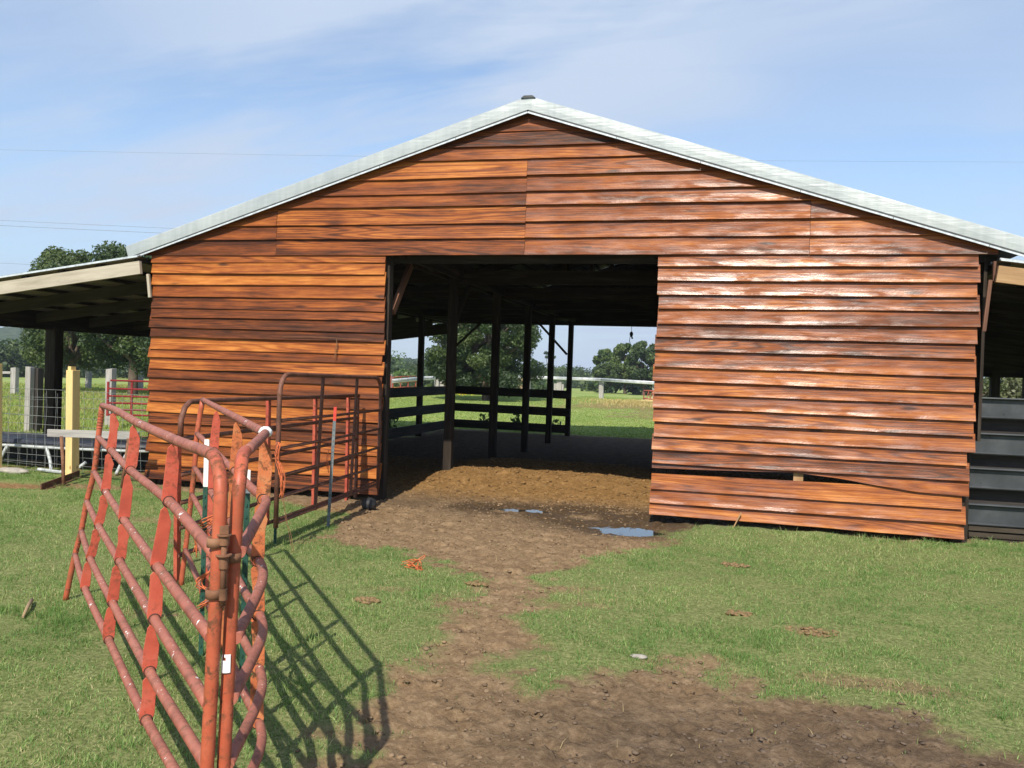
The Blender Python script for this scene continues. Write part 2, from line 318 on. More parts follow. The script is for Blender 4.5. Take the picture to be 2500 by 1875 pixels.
# ------------------------------------------------------------------ mesh builder
class MB:
    def __init__(s): s.v = []; s.f = []; s.uv = []; s.mi = []; s.sm = []; s.tone = []; s.ct = (.5, .5, .5, 1); s.cm = 0
    def face(s, idx, uv=None, smooth=False):
        s.f.append(idx); s.uv.append(uv or [(0, 0)] * len(idx)); s.mi.append(s.cm); s.sm.append(smooth); s.tone.append(s.ct)
    def grid(s, pts, uvs, close=False, smooth=True):
        """pts[i][j]; close joins last j to first"""
        b = len(s.v); n = len(pts[0])
        for r in pts: s.v.extend([tuple(p) for p in r])
        for i in range(len(pts) - 1):
            for j in range(n if close else n - 1):
                k = (j + 1) % n
                q = [(i, j), (i, k), (i + 1, k), (i + 1, j)]
                s.face([b + a * n + c for a, c in q], [uvs(i, j), uvs(i, j + 1), uvs(i + 1, j + 1), uvs(i + 1, j)], smooth)
        return b, n
    def tube(s, pts, r, seg=10, cap=True, u0=None, radii=None, smooth=True):
        P = [Vector(p) for p in pts]; u0 = random.random() * 9 if u0 is None else u0
        T = []
        for i in range(len(P)):
            a = P[max(0, i - 1)]; b = P[min(len(P) - 1, i + 1)]; T.append((b - a).normalized())
        ref = Vector((0, 0, 1)) if abs(T[0].z) < .9 else Vector((1, 0, 0))
        nrm = (ref - T[0] * ref.dot(T[0])).normalized(); L = [u0]; rows = []
        for i, p in enumerate(P):
            if i:
                nrm = (nrm - T[i] * nrm.dot(T[i])).normalized(); L.append(L[-1] + (P[i] - P[i - 1]).length)
            bn = T[i].cross(nrm); rr = radii[i] if radii else r
            rows.append([p + (nrm * math.cos(2 * PI * j / seg) + bn * math.sin(2 * PI * j / seg)) * rr for j in range(seg)])
        b, n = s.grid(rows, lambda i, j: (L[i], j / seg), True, smooth)
        if cap:
            s.face([b + j for j in range(n)][::-1]); s.face([b + (len(P) - 1) * n + j for j in range(n)])
        return s
    def box(s, c, d, rot=None, jit=0, seed=0):
        """centre, full dims, optional 3x3; uv along the longest axis in metres"""
        c = Vector(c); dx, dy, dz = [q / 2 for q in d]; ax = max(range(3), key=lambda i: d[i])
        o = random.random() * 20; b = len(s.v); R_ = rot or Matrix.Identity(3)
        L = []
        for sx in (-1, 1):
            for sy in (-1, 1):
                for sz in (-1, 1):
                    p = Vector((sx * dx, sy * dy, sz * dz)); L.append(p); s.v.append(tuple(c + R_ @ p))
        for fc in ((0, 1, 3, 2), (4, 6, 7, 5), (0, 4, 5, 1), (2, 3, 7, 6), (0, 2, 6, 4), (1, 5, 7, 3)):
            oth = [i for i in range(3) if i != ax and abs(max(L[k][i] for k in fc) - min(L[k][i] for k in fc)) > 1e-9]
            oi = oth[0] if oth else (ax + 1) % 3; o2 = oth[1] if len(oth) > 1 else ax
            s.face([b + k for k in fc], [(L[k][o2 if len(oth) > 1 else ax] + o, L[k][oi] + o * .37) for k in fc])
        return s
    def beam(s, a, b, w, h, up=(0, 0, 1)):
        a = Vector(a); b = Vector(b); x = (b - a).normalized(); up = Vector(up)
        if abs(x.dot(up)) > .95: up = Vector((0, 1, 0))
        y = up.cross(x).normalized(); z = x.cross(y)
        R_ = Matrix((x, y, z)).transposed()
        return s.box((a + b) / 2, ((b - a).length, w, h), R_)
    def prism(s, poly, thick, frame):
        """poly 2-D points, frame=(origin, xaxis, yaxis)"""
        o, X, Y = [Vector(q) for q in frame]; Nn = X.cross(Y).normalized() * thick; b = len(s.v); n = len(poly)
        for q in poly: s.v.append(tuple(o + X * q[0] + Y * q[1]))
        for q in poly: s.v.append(tuple(o + X * q[0] + Y * q[1] + Nn))
        s.face([b + i for i in range(n)][::-1], [poly[i] for i in range(n)][::-1]); s.face([b + n + i for i in range(n)], [poly[i] for i in range(n)])
        for i in range(n):
            k = (i + 1) % n; s.face([b + i, b + k, b + n + k, b + n + i], [poly[i], poly[k], poly[k], poly[i]])
        return s
    def ball(s, c, r, seg=12, rings=8, sc=(1, 1, 1), jit=0):
        c = Vector(c); rows = []
        for i in range(rings + 1):
            th = PI * i / rings; row = []
            for j in range(seg):
                ph = 2 * PI * j / seg; k = 1 + jit * (random.random() - .5) if 0 < i < rings else 1
                row.append(c + Vector((math.sin(th) * math.cos(ph) * sc[0], math.sin(th) * math.sin(ph) * sc[1], math.cos(th) * sc[2])) * r * k)
            rows.append(row)
        s.grid(rows[::-1], lambda i, j: (i / rings, j / seg), True, True); return s
    def build(s, name, mats, parent=None, bevel=0):
        me = bpy.data.meshes.new(name); me.from_pydata(s.v, [], s.f)
        for m in (mats if isinstance(mats, (list, tuple)) else [mats]): me.materials.append(M[m])
        uvl = me.uv_layers.new(name='UVMap')
        uvl.data.foreach_set('uv', [c for f in s.uv for p in f for c in p])
        me.polygons.foreach_set('material_index', s.mi); me.polygons.foreach_set('use_smooth', s.sm)
        at = me.attributes.new('tone', 'FLOAT_COLOR', 'CORNER')
        at.data.foreach_set('color', [c for f, tn in zip(s.f, s.tone) for _ in f for c in tn])
        me.update()
        o = bpy.data.objects.new(name, me); COL.objects.link(o)
        if parent is not None: o.parent = parent; o.matrix_parent_inverse = Matrix.Translation(-parent.location) if parent.type == 'EMPTY' else Matrix.Identity(4)
        if bevel:
            md = o.modifiers.new('soft_edges', 'BEVEL'); md.width = bevel; md.segments = 1; md.limit_method = 'ANGLE'
        return o
def thing(name, label, cat, loc=(0, 0, 0), group=None):
    o = bpy.data.objects.new(name, None); COL.objects.link(o); o.location = loc; o.empty_display_size = .2
    return tag(o, label, cat, group)
def tag(o, label=None, cat=None, group=None, kind=None):
    if label: o['label'] = label
    if cat: o['category'] = cat
    if group: o['group'] = group
    if kind: o['kind'] = kind
    return o
def lab(o, label): o['label'] = label; return o
def crom(pts, n=6):
    P = [Vector(p) for p in pts]; P = [2 * P[0] - P[1]] + P + [2 * P[-1] - P[-2]]; out = []
    for i in range(1, len(P) - 2):
        for k in range(n):
            t = k / n; a, b, c, d = P[i - 1:i + 3]
            out.append(.5 * ((2 * b) + (c - a) * t + (2 * a - 5 * b + 4 * c - d) * t * t + (3 * b - a - 3 * c + d) * t ** 3))
    out.append(P[-2]); return out
def raw_mesh(name, co, loops, starts, mats, col=None, smooth=False, parent=None):
    me = bpy.data.meshes.new(name); me.vertices.add(len(co)); me.vertices.foreach_set('co', np.ascontiguousarray(co, np.float32).ravel())
    me.loops.add(len(loops)); me.loops.foreach_set('vertex_index', np.ascontiguousarray(loops, np.int32))
    me.polygons.add(len(starts)); me.polygons.foreach_set('loop_start', np.ascontiguousarray(starts, np.int32))
    if smooth: me.polygons.foreach_set('use_smooth', np.ones(len(starts), bool))
    me.update(calc_edges=True); me.validate()
    for m in mats: me.materials.append(M[m])
    if col is not None:
        at = me.attributes.new(col[0], 'FLOAT_COLOR', 'POINT'); at.data.foreach_set('color', np.ascontiguousarray(col[1], np.float32).ravel())
    o = bpy.data.objects.new(name, me); COL.objects.link(o)
    if parent is not None: o.parent = parent; o.matrix_parent_inverse = Matrix.Translation(-parent.location)
    return o

# ------------------------------------------------------------------ camera
cam = bpy.data.cameras.new('camera'); co = bpy.data.objects.new('camera', cam); COL.objects.link(co)
r_ = Vector((.96907843, .2445281, .0330605)); u_ = Vector((-.03524719, .00457076, .99936817)); f_ = Vector((-.24422249, .96963143, -.01304836))
m4 = Matrix((r_, u_, -f_)).transposed().to_4x4(); m4.translation = Vector((2.39364, -9.69134, 1.6)); co.matrix_world = m4
cam.sensor_width = 36; cam.lens = 30.157; cam.clip_start = .05; cam.clip_end = 3000; scene.camera = co

# ------------------------------------------------------------------ ground sheet
def axis(fine0, fine1, step, lo, hi, g=1.13):
    a = list(np.arange(fine0, fine1, step)); p = []; d = step; x = fine0
    while x > lo: d *= g; x -= d; p.append(x)
    q = []; d = step; x = a[-1]
    while x < hi: d *= g; x += d; q.append(x)
    return np.array(p[::-1] + a + q)
gx = axis(-6.6, 5.8, .027, -900, 700, 1.07); gy = axis(-7.6, 7.4, .027, -60, 1200, 1.05)
X, Y = np.meshgrid(gx, gy); xf = X.ravel(); yf = Y.ravel()
dm = dirt_mask(xf, yf); zf = H(xf, yf) + micro(xf, yf, dm)
wet = np.clip(blob(xf, yf, 1.35, -.55, .85, .5) * 1.3 + blob(xf, yf, .1, .15, 1.9, .55) * 1.1 + blob(xf, yf, 1.2, .3, 1.2, .5) * .9, 0, 1) * sstep(-.3, .4, fbm(xf * 2.3, yf * 2.3, 61, 3) + .5)
wet = np.maximum(wet, .7 * blob(xf, yf, 2.4, -.15, 1.0, .12))
ochre = np.clip((1 - .8 * sstep(3.2, 5.2, yf)) * sstep(-.1, 1.6, yf + .4 * fbm(xf, yf, 71, 3)) * sstep(-9.5, -4.9, xf + 4.4) * (1 - sstep(11, 14, yf)) + .6 * blob(xf, yf, -6.3, -.9, 1.5, .4) + .5 * sstep(-1, 2, poly_sd(xf, yf, BACKD)) + .4 * blob(xf, yf, -1.9, -.9, .8, .5), 0, 1)
dark = np.clip(1.0 * sstep(3.2, 5.2, yf + .5 * fbm(xf, yf, 83, 2)) * (1 - sstep(11.8, 13.2, yf)) * (np.abs(xf) < 9.3) * 1.0 + sstep(-4.6, -5.9, yf - .25 * (xf - 1.5) + .5 * fbm(xf * .8, yf * .8, 81, 3)) * sstep(.7, 2.2, xf), 0, 1)  # barn floor: interior shade painted in over dark manure; front right: darker soil
for hx, hy, ha, hr, hd in zip(np.random.default_rng(9).uniform(-1.6, 4.5, 1400), np.random.default_rng(10).uniform(-7.4, 4.2, 1400), np.random.default_rng(12).uniform(0, 6.28, 1400), np.random.default_rng(13).uniform(.035, .07, 1400), np.random.default_rng(14).uniform(.008, .028, 1400)):
    i0, i1 = np.searchsorted(gx, (hx - .2, hx + .2)); j0, j1 = np.searchsorted(gy, (hy - .2, hy + .2))
    if hx * 0 + (hx - 1.42) ** 2 / .5 + (hy + .55) ** 2 / .25 < 1 or hy > -.4 and abs(hx) > 1.5 and hy < .4: continue
    sx_, sy_ = np.meshgrid(gx[i0:i1] - hx, gy[j0:j1] - hy); rr_ = np.hypot(sx_ * math.cos(ha) + sy_ * math.sin(ha), 1.5 * (-sx_ * math.sin(ha) + sy_ * math.cos(ha))) / hr
    zf.reshape(len(gy), len(gx))[j0:j1, i0:i1] += hd * (-np.exp(-rr_ ** 4) + .45 * np.exp(-((rr_ - 1.45) / .35) ** 2)) * dm.reshape(len(gy), len(gx))[j0:j1, i0:i1]
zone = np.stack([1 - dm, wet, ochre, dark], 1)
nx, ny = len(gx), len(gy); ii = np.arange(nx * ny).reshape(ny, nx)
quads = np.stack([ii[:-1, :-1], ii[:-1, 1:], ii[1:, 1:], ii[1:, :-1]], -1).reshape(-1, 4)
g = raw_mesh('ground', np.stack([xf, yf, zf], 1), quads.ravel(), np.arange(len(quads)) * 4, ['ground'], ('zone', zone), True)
tag(g, kind='structure')
# puddles: flat sheets lying in hollows of the soil, the soil's own lumps cut their outline
def puddle(cx, cy, rx, ry, z, label):
    mb = MB(); n = 40; mb.v.append((cx, cy, z))
    for i in range(n):
        a = 2 * PI * i / n; mb.v.append((cx + rx * math.cos(a), cy + ry * math.sin(a), z))
    for i in range(n): mb.face([0, 1 + i, 1 + (i + 1) % n])
    return tag(mb.build('puddle', 'water'), label, kind='structure')

# ------------------------------------------------------------------ grass
def in_view(x, y, mg=1.2):
    dx = x - 2.394; dy = y + 9.69; a = np.degrees(np.arctan2(dx, dy)); mgd = np.degrees(mg / np.maximum(np.hypot(dx, dy), 1.5))
    return (a > -45.5 - mgd) & (a < 17.6 + mgd) & (dy > 1.5)
def blades(name, x, y, hgt, wid, colA, lean=.7, mat='grass', rng=None, zoff=-.004):
    n = len(x); rng = rng or np.random.default_rng(1); z = Hf(x, y) + zoff
    a = rng.random(n) * 2 * PI; b = rng.random(n) * 2 * PI; dx, dy = np.cos(a), np.sin(a); wx, wy = np.cos(b), np.sin(b)
    ln = lean * (rng.random(n) ** .8) * hgt; up = np.sqrt(np.maximum(hgt ** 2 - (ln * .8) ** 2, (.25 * hgt) ** 2))
    B = np.stack([x, y, z], 1); W = np.stack([wx, wy, 0 * wx], 1) * (wid / 2)[:, None]; D = np.stack([dx, dy, 0 * dx], 1)
    mid = B + D * (ln * .35)[:, None]; mid[:, 2] += up * .6; tip = B + D * ln[:, None]; tip[:, 2] += up
    co_ = np.stack([B - W, B + W, mid + W * .75, mid - W * .75, tip], 1).reshape(-1, 3)
    k = np.arange(n)[:, None] * 5; loops = np.concatenate([k + np.array([[0, 1, 2, 3]]), k + np.array([[3, 2, 4]])], 1).ravel()
    st = (np.arange(n)[:, None] * 7 + np.array([[0, 4]])).ravel()
    c = np.repeat(colA, 5, 0); c = np.concatenate([c, np.ones((len(c), 1))], 1)
    return raw_mesh(name, co_, loops, st, [mat], ('col', c))
def gcol(rng, x, y, n):
    base = np.array([[.125, .225, .062], [.20, .315, .100], [.295, .40, .145], [.47, .46, .23], [.55, .48, .28]])
    w = fbm(x * .9, y * .9, 91, 3) * 1.5 + fbm(x * 4, y * 4, 93, 2) * .7; u = rng.random(n)
    idx = np.where(u < .34 - .3 * w, 0, np.where(u < .66 - .28 * w, 1, np.where(u < .88 - .16 * w, 2, np.where(u < .965 - .05 * w, 3, 4))))
    c = base[idx] * (.8 + .4 * rng.random((n, 1))); return c
rng = np.random.default_rng(11)
N = 3400000
x = rng.uniform(-9.5, 7.5, N); y = -8.2 + 9.4 * rng.random(N) ** 1.0
ok = in_view(x, y, .7)
dens = .78 * (1 - dirt_mask(x, y)) + .002
dens *= .45 + .55 * np.clip(fbm(x * 1.3, y * 1.3, 101, 3) * 2.2 + .75, 0, 1)
dens *= 1 - .8 * sstep(.30, .50, fbm(x * 2.3 + 5, y * 3.1, 107, 3))
dist = np.hypot(x - 2.4, y + 9.7); dens *= np.clip(1.1 - .055 * (dist - 4), .5, 1)
dens *= .25 + .75 * sstep(-.35, .15, fbm(x * 7, y * 7, 103, 2) + .25)
dens = np.where((y > -.1) & (x > -4.9) & (x < 4.9), 0, dens)
ok &= rng.random(N) < dens * .8
x = x[ok]; y = y[ok]; n = len(x)
lush = np.clip(fbm(x * .8, y * .8, 111, 3) * .6 + .5, 0, 1)
tuft = np.clip(fbm(x * 11, y * 11, 113, 2) + .55, .15, 1.3)
hgt = (.010 + .026 * rng.random(n) ** 1.3) * (.6 + .8 * lush) * (.5 + .75 * tuft)
hgt = np.where(rng.random(n) < .006, hgt * 1.8, hgt)
tr2 = np.random.default_rng(33); tcx = tr2.uniform(-7.5, 6.5, 520); tcy = tr2.uniform(-7.4, .0, 520); kt = in_view(tcx, tcy, .3) & (dirt_mask(tcx, tcy) < .75); tcx, tcy = tcx[kt], tcy[kt]
wx_ = tr2.uniform(2.3, 6.4, 60); tcx = np.concatenate([tcx, wx_, tr2.uniform(-7.6, -5.2, 50)]); tcy = np.concatenate([tcy, np.where(wx_ < 4.85, -.14 - .12 * tr2.random(60), .12 - .2 * tr2.random(60)), -.05 - .2 * tr2.random(50)])
m_ = 26; sr = (.02 + .05 * tr2.random(len(tcx)))[:, None]; x2 = (tcx[:, None] + tr2.normal(size=(len(tcx), m_)) * sr).ravel(); y2 = (tcy[:, None] + tr2.normal(size=(len(tcx), m_)) * sr * .8).ravel()
y2 = np.where((np.abs(x2) < 4.9) & (y2 > -.09), -.09 - .05 * tr2.random(len(y2)), y2)
h2 = (.025 + .045 * tr2.random(len(x2))) * np.repeat(.6 + .8 * tr2.random(len(tcx)), m_)
x = np.append(x, x2); y = np.append(y, y2); hgt = np.append(hgt, h2); n = len(x)
tag(blades('grass', x, y, hgt, .0028 + .0022 * rng.random(n), gcol(rng, x, y, n), 1.25, rng=rng), kind='stuff')
print('grass blades', n)
# pasture beyond: longer, weedier
N = 420000
rr = 9 + 62 * rng.random(N) ** 1.35; aa = np.radians(rng.uniform(-47, 19, N)); x = 2.4 + rr * np.sin(aa); y = -9.7 + rr * np.cos(aa)
ok = (dirt_mask(x, y) < rng.random(N) * .9) & ~((x > -9.3) & (x < 9.3) & (y > -.2) & (y < 12.6)) & ~((y < 1.2))
ok &= ~((x > -4.9) & (y < 0))
ok &= (x < -4.5 - .10 * (y)) | (x > -9)
x = x[ok]; y = y[ok]; n = len(x); left = sstep(-8, -12, x + .15 * y)
weed = np.clip(fbm(x * .5, y * .5, 121, 3) + .3, 0, 1)
hgt = (.016 + .026 * rng.random(n)) * (1 + 4.2 * left * (.4 + weed)); d_ = np.hypot(x - 2.4, y + 9.7)
base = np.array([[.18, .26, .065], [.25, .34, .09], [.32, .37, .115], [.42, .38, .16], [.34, .24, .12]])
pick = np.clip((rng.random(n) * 3.0 + weed * left * 1.9 + (rng.random(n) < .05) * 1.5), 0, 4.4).astype(int)
tag(blades('pasture_grass', x, y, hgt, .006 + .0007 * d_, base[pick] * (.8 + .4 * rng.random((n, 1))), .8, rng=rng), kind='stuff')
# yellow flowers far left through the barn
n = 5000; x = rng.normal(-21.5, 2.6, n); y = rng.normal(50, 3.2, n)
tag(blades('yellow_wildflowers', x, y, .25 + .25 * rng.random(n), np.full(n, .07), np.array([[.75, .62, .03]]) * (.7 + .5 * rng.random((n, 1))), .4, rng=rng), kind='stuff')
# loose straw litter in the grass and soil
n = 1500; x = rng.uniform(-6, 5.5, n); y = rng.uniform(-7.6, 2.8, n)
for cx, cy, k in ((3.15, -4.8, 260), (-1.9, -3.6, 160), (-3.6, -1.9, 160), (1.5, -3.75, 90), (-.9, -2.6, 120)):
    x = np.append(x, rng.normal(cx, .28, k)); y = np.append(y, rng.normal(cy, .12, k))
n = len(x); ok = in_view(x, y, .4) & ~((y > -.05) & (np.abs(x) > 1.55)); x = x[ok]; y = y[ok]; n = len(x)
st = blades('straw_litter', x, y, .02 + .04 * rng.random(n) ** 2, .0024 + .0016 * rng.random(n), np.array([[.44, .35, .19]]) * (.6 + .6 * rng.random((n, 1))), 1.2, rng=rng, zoff=.008)
tag(st, kind='stuff')

# ------------------------------------------------------------------ clods
def clods():
    rg = np.random.default_rng(5); N = 110000
    x = rg.uniform(-5, 6, N); y = rg.uniform(-7.6, 5.0, N); m = dirt_mask(x, y)
    cl = fbm(x * 2.2, y * 2.2, 131, 3)
    ok = (rg.random(N) < m * (.4 + .6 * np.clip(cl + .2, 0, 1)) * .95) & in_view(x, y, .4) & ~((y > -.1) & (np.abs(x) > 1.5) & (y < .2))
    ok &= blob(x, y, 1.5, -.55, .5, .3) < .4
    x = x[ok]; y = y[ok]; n = len(x); r = (.004 + .012 * rg.random(n) ** 5.5) * np.where(y > .5, 1.5, 1) + (rg.random(n) < .0015) * .012
    z = Hf(x, y) + r * .18
    # icosahedron
    p = (1 + 5 ** .5) / 2
    V = np.array([(-1, p, 0), (1, p, 0), (-1, -p, 0), (1, -p, 0), (0, -1, p), (0, 1, p), (0, -1, -p), (0, 1, -p), (p, 0, -1), (p, 0, 1), (-p, 0, -1), (-p, 0, 1)]) / 1.902
    F = np.array([(0, 11, 5), (0, 5, 1), (0, 1, 7), (0, 7, 10), (0, 10, 11), (1, 5, 9), (5, 11, 4), (11, 10, 2), (10, 7, 6), (7, 1, 8), (3, 9, 4), (3, 4, 2), (3, 2, 6), (3, 6, 8), (3, 8, 9), (4, 9, 5), (2, 4, 11), (6, 2, 10), (8, 6, 7), (9, 8, 1)])
    P = V[None] * (r[:, None, None]) * (.45 + 1.0 * rg.random((n, 12, 1))) * np.array([1.35, 1.2, .6]); a = rg.random(n) * 6.28
    ca, sa = np.cos(a)[:, None], np.sin(a)[:, None]; q = P.copy(); q[..., 0] = P[..., 0] * ca - P[..., 1] * sa; q[..., 1] = P[..., 0] * sa + P[..., 1] * ca
    q += np.stack([x, y, z], 1)[:, None]
    loops = (np.arange(n)[:, None, None] * 12 + F[None]).ravel()
    oc = sstep(.2, 1.6, y)[:, None]; dk = (sstep(-4.6, -5.9, y - .25 * (x - 1.5)) * sstep(.7, 2.2, x))[:, None]
    c = np.array([[.27, .185, .11]]) * (1 - oc) + np.array([[.28, .165, .068]]) * oc; c = c * (1 - dk) + np.array([[.15, .11, .08]]) * dk
    c = c * (.55 + .6 * rg.random((n, 1)))
    c = np.repeat(c, 12, 0); c = np.concatenate([c, np.ones((len(c), 1))], 1)
    o = raw_mesh('dirt_clods', q.reshape(-1, 3), loops, np.arange(n * 20) * 3, ['clod'], ('col', c)); tag(o, kind='stuff'); print('clods', n)
clods()
pz1 = float(H(np.array([1.5]), np.array([-.55]))[0]); pz2 = float(H(np.array([.0]), np.array([.2]))[0])
puddle(1.40, -.55, .60, .44, pz1 + .014, 'sky reflecting puddle in the wet soil by the right door edge')
puddle(.0, .2, .55, .16, pz2 + .012, 'narrow puddle across the middle of the doorway')

# ------------------------------------------------------------------ barn
barn = thing('pole_barn', 'long open pole barn with wet orange brown lap siding and galvanised gable trim', 'barn', (0, 0, 0))
WL, WR = -4.88, 4.84; SL = .3200; ZA = 4.625       # underside of the roof line at the ridge
def zroof(x): return ZA - SL * abs(x - .06)
GREYT = lambda x: float(np.clip((x + .5) / 3, 0, 1))
def board(mb, x0, x1, zb0, zb1, zt0, zt1, clip=False, out=None, inn=.012, wav=.004, nseg=None, cut=None, tone=None):
    """lap board: zb/zt bottom & top at both ends; sloping: bottom edge proud of the wall"""
    if out is None: out = .043 + .008 * float(np.clip(((x0 + x1) / 2 + .5) / 2, 0, 1))
    out += .010 * (1 - min(zb0, 3.2) / 3.2) if out < .053 else 0
    n = nseg or max(2, int(abs(x1 - x0) / .16)); o = random.random() * 40; v0 = random.random() * 30; ph = random.random() * 99
    tn = random.random() if tone is None else tone; rows = []; xs = []
    mb.ct = (tn, GREYT((x0 + x1) / 2) * (.3 + .7 * random.random()), random.random(), 1)
    bow = random.uniform(-.006, .010)
    for i in range(n + 1):
        t = i / n; X_ = x0 + (x1 - x0) * t
        zb = zb0 + (zb1 - zb0) * t + wav * (float(fbm(X_ * 1.3 + ph, ph, 7, 3))) * 1.6; zt = zt0 + (zt1 - zt0) * t
        if clip: zt = min(zt, zroof(X_)); zb = min(zb, zt - .002)
        yb = -out - bow * math.sin(PI * t) - .004 * float(vnoise(X_ * 2 + ph, 3., 9)); h_ = max(0.0, min(1.0, (zt - zb) / .2)); yt = yb + (out - inn) * h_ + bow * math.sin(PI * t) * .6
        dz_ = zt - zb; dy_ = yt - yb; rows.append([(X_, yb + .002, zb - 0), (X_, yb, zb + .004), (X_, yb + .28 * dy_, zb + .2 * dz_ + .003), (X_, yb + .6 * dy_, zb + .5 * dz_ + .001), (X_, yt, zt), (X_, yt + .018, zt), (X_, yb + .022, zb)]); xs.append(X_ + o)
    hv = [0, .004, .17, .188, .20, .21]
    def uvf(i, j): return (xs[i], v0 + ([0, .004, .2 * (zt0 - zb0), .5 * (zt0 - zb0), zt0 - zb0, zt0 - zb0 + .02, .24 + zt0 - zb0, .26 + zt0 - zb0][j]))
    b, nn = mb.grid(rows, uvf, True, False)
    for e in (0, n):
        idx = [b + e * nn + j for j in range(nn)]; uv = [(xs[e] + (p[1]) * 1.0, v0 + p[2]) for p in rows[e]]
        mb.face(idx if e else idx[::-1], uv if e else uv[::-1])
LAP = .028
mb = MB()
Lz = [2.964, 2.874, 2.738, 2.588, 2.435, 2.285, 2.165, 2.035, 1.915, 1.755, 1.648, 1.503, 1.386, 1.222, 1.087, .942, .812, .672, .552, .425, .255, .075]
TL = [.75, .8, .95, .55, .35, .45, .2, .15, .85, .5, .7, .25, .45, .5, .85, .08, .35, .8, .35, .85, .1]
for i in range(len(Lz) - 1):
    xe = WL - .02 + random.uniform(-.03, .02); xr = -1.645 + random.uniform(-.022, .012)
    rb = random.uniform(-.010, .010)
    board(mb, xe, xr, Lz[i + 1], Lz[i + 1] + rb, Lz[i] + LAP, Lz[i] + LAP, tone=TL[i])
lab(mb.build('siding', 'siding', barn), 'left wall of stained boards darkening toward the ground')
mb = MB()
Rl = [2.972, 2.835, 2.675, 2.521, 2.367, 2.198, 2.051, 1.901, 1.721, 1.567, 1.418, 1.268, 1.11, .945, .802, .648]
Rr = [2.975, 2.836, 2.675, 2.524, 2.382, 2.221, 2.049, 1.898, 1.71, 1.554, 1.421, 1.259, 1.104, .942, .80, .645]
TR = [.5, .55, .62, .55, .48, .42, .3, .6, .72, .68, .7, .6, .75, .75, .42]
for i in range(len(Rl) - 1):
    board(mb, 1.60 + random.uniform(-.025, .015), 4.845 + random.uniform(-.03, .02) - .03 * (i > 12), Rl[i + 1], Rr[i + 1], Rl[i] + LAP, Rr[i] + LAP, tone=TR[i])
# the loose, split board (drops toward the right) and the boards under the gap
def loose(mb):
    n = 40; rows = []; xs = []; mb.ct = (.42, .8, .5, 1)
    for i in range(n + 1):
        t = i / n; X_ = 1.60 + 3.22 * t
        zt = .70 - .01 * t
        zb = float(np.interp(t, [0, .2, .47, .6, .72, .85, 1], [.597, .603, .628, .603, .55, .505, .49])) + .006 * float(fbm(t * 9, 2., 3, 2))
        yb = -.034 - .022 * float(sstep(.5, .9, t)); rows.append([(X_, yb, zb), (X_, -.014, zt), (X_, .004, zt), (X_, yb + .018, zb)]); xs.append(X_)
    b, nn = mb.grid(rows, lambda i, j: (xs[i] + 3.3, 5 + [0, .13, .15, .28, .3][j]), True, False)
    mb.face([b + j for j in range(4)][::-1]); mb.face([b + n * 4 + j for j in range(4)])
loose(mb)
board(mb, 1.60, 4.76, .358, .352, .530, .548, out=.054, tone=.8, wav=.004)
board(mb, 1.59, 4.80, .205, .200, .358 + LAP, .352 + LAP, tone=.75)
board(mb, 1.59, 4.79, .075, .05, .205 + LAP, .200 + LAP, tone=.85, wav=.006)
mb.ct = (.6, .4, .5, 1)
lab(mb.build('siding', 'siding', barn), 'right wall of glossy wet boards with one warped split board near the bottom')
mb = MB()
Gl = [4.63, 4.395, 4.222, 4.076, 3.870, 3.690, 3.542, 3.335, 3.160, 2.964]
Gr2 = [4.63, 4.395, 4.222, 4.076, 3.884, 3.698, 3.542, 3.350, 3.165, 2.964]
TG = [.5, .3, .55, .75, .45, .55, .62, .5, .35, .6]; TG2 = [.5, .35, .55, .45, .55, .62, .58, .55, .48, .58]
for i in range(9):
    zb, zt = Gl[i + 1], Gl[i] + LAP
    xl = .06 - (ZA - zb) / SL - .0; xr = .06 + (ZA - zb) / SL
    if i < 3: board(mb, xl, xr, zb + .006, zb - .004, zt + .006, zt - .004 + LAP, True, tone=TG[i], inn=.016)
    else:
        jl = -3.13 if i >= 6 else None; j = .055
        if jl:
            board(mb, max(xl, -5.02), jl, zb, zb, zt, zt, True, tone=TG[i] - .1); board(mb, jl + .004, j, zb, zb, zt, zt, True, tone=TG[i])
        else: board(mb, xl, j, zb, zb, zt, zt, True, tone=TG[i])
        jr = 3.18; z2b, z2t = Gr2[i + 1], Gr2[i] + LAP
        if i >= 6:
            board(mb, j + .004, jr, z2b, z2b, z2t, z2t, True, tone=TG2[i]); board(mb, jr + .004, min(xr, 5.0), z2b, z2b, z2t, z2t, True, tone=TG2[i] + .08)
        else: board(mb, j + .004, xr, z2b, z2b, z2t, z2t, True, tone=TG2[i])
lab(mb.build('gable_siding', 'siding', barn), 'gable of wide stained boards butted at the ridge line')

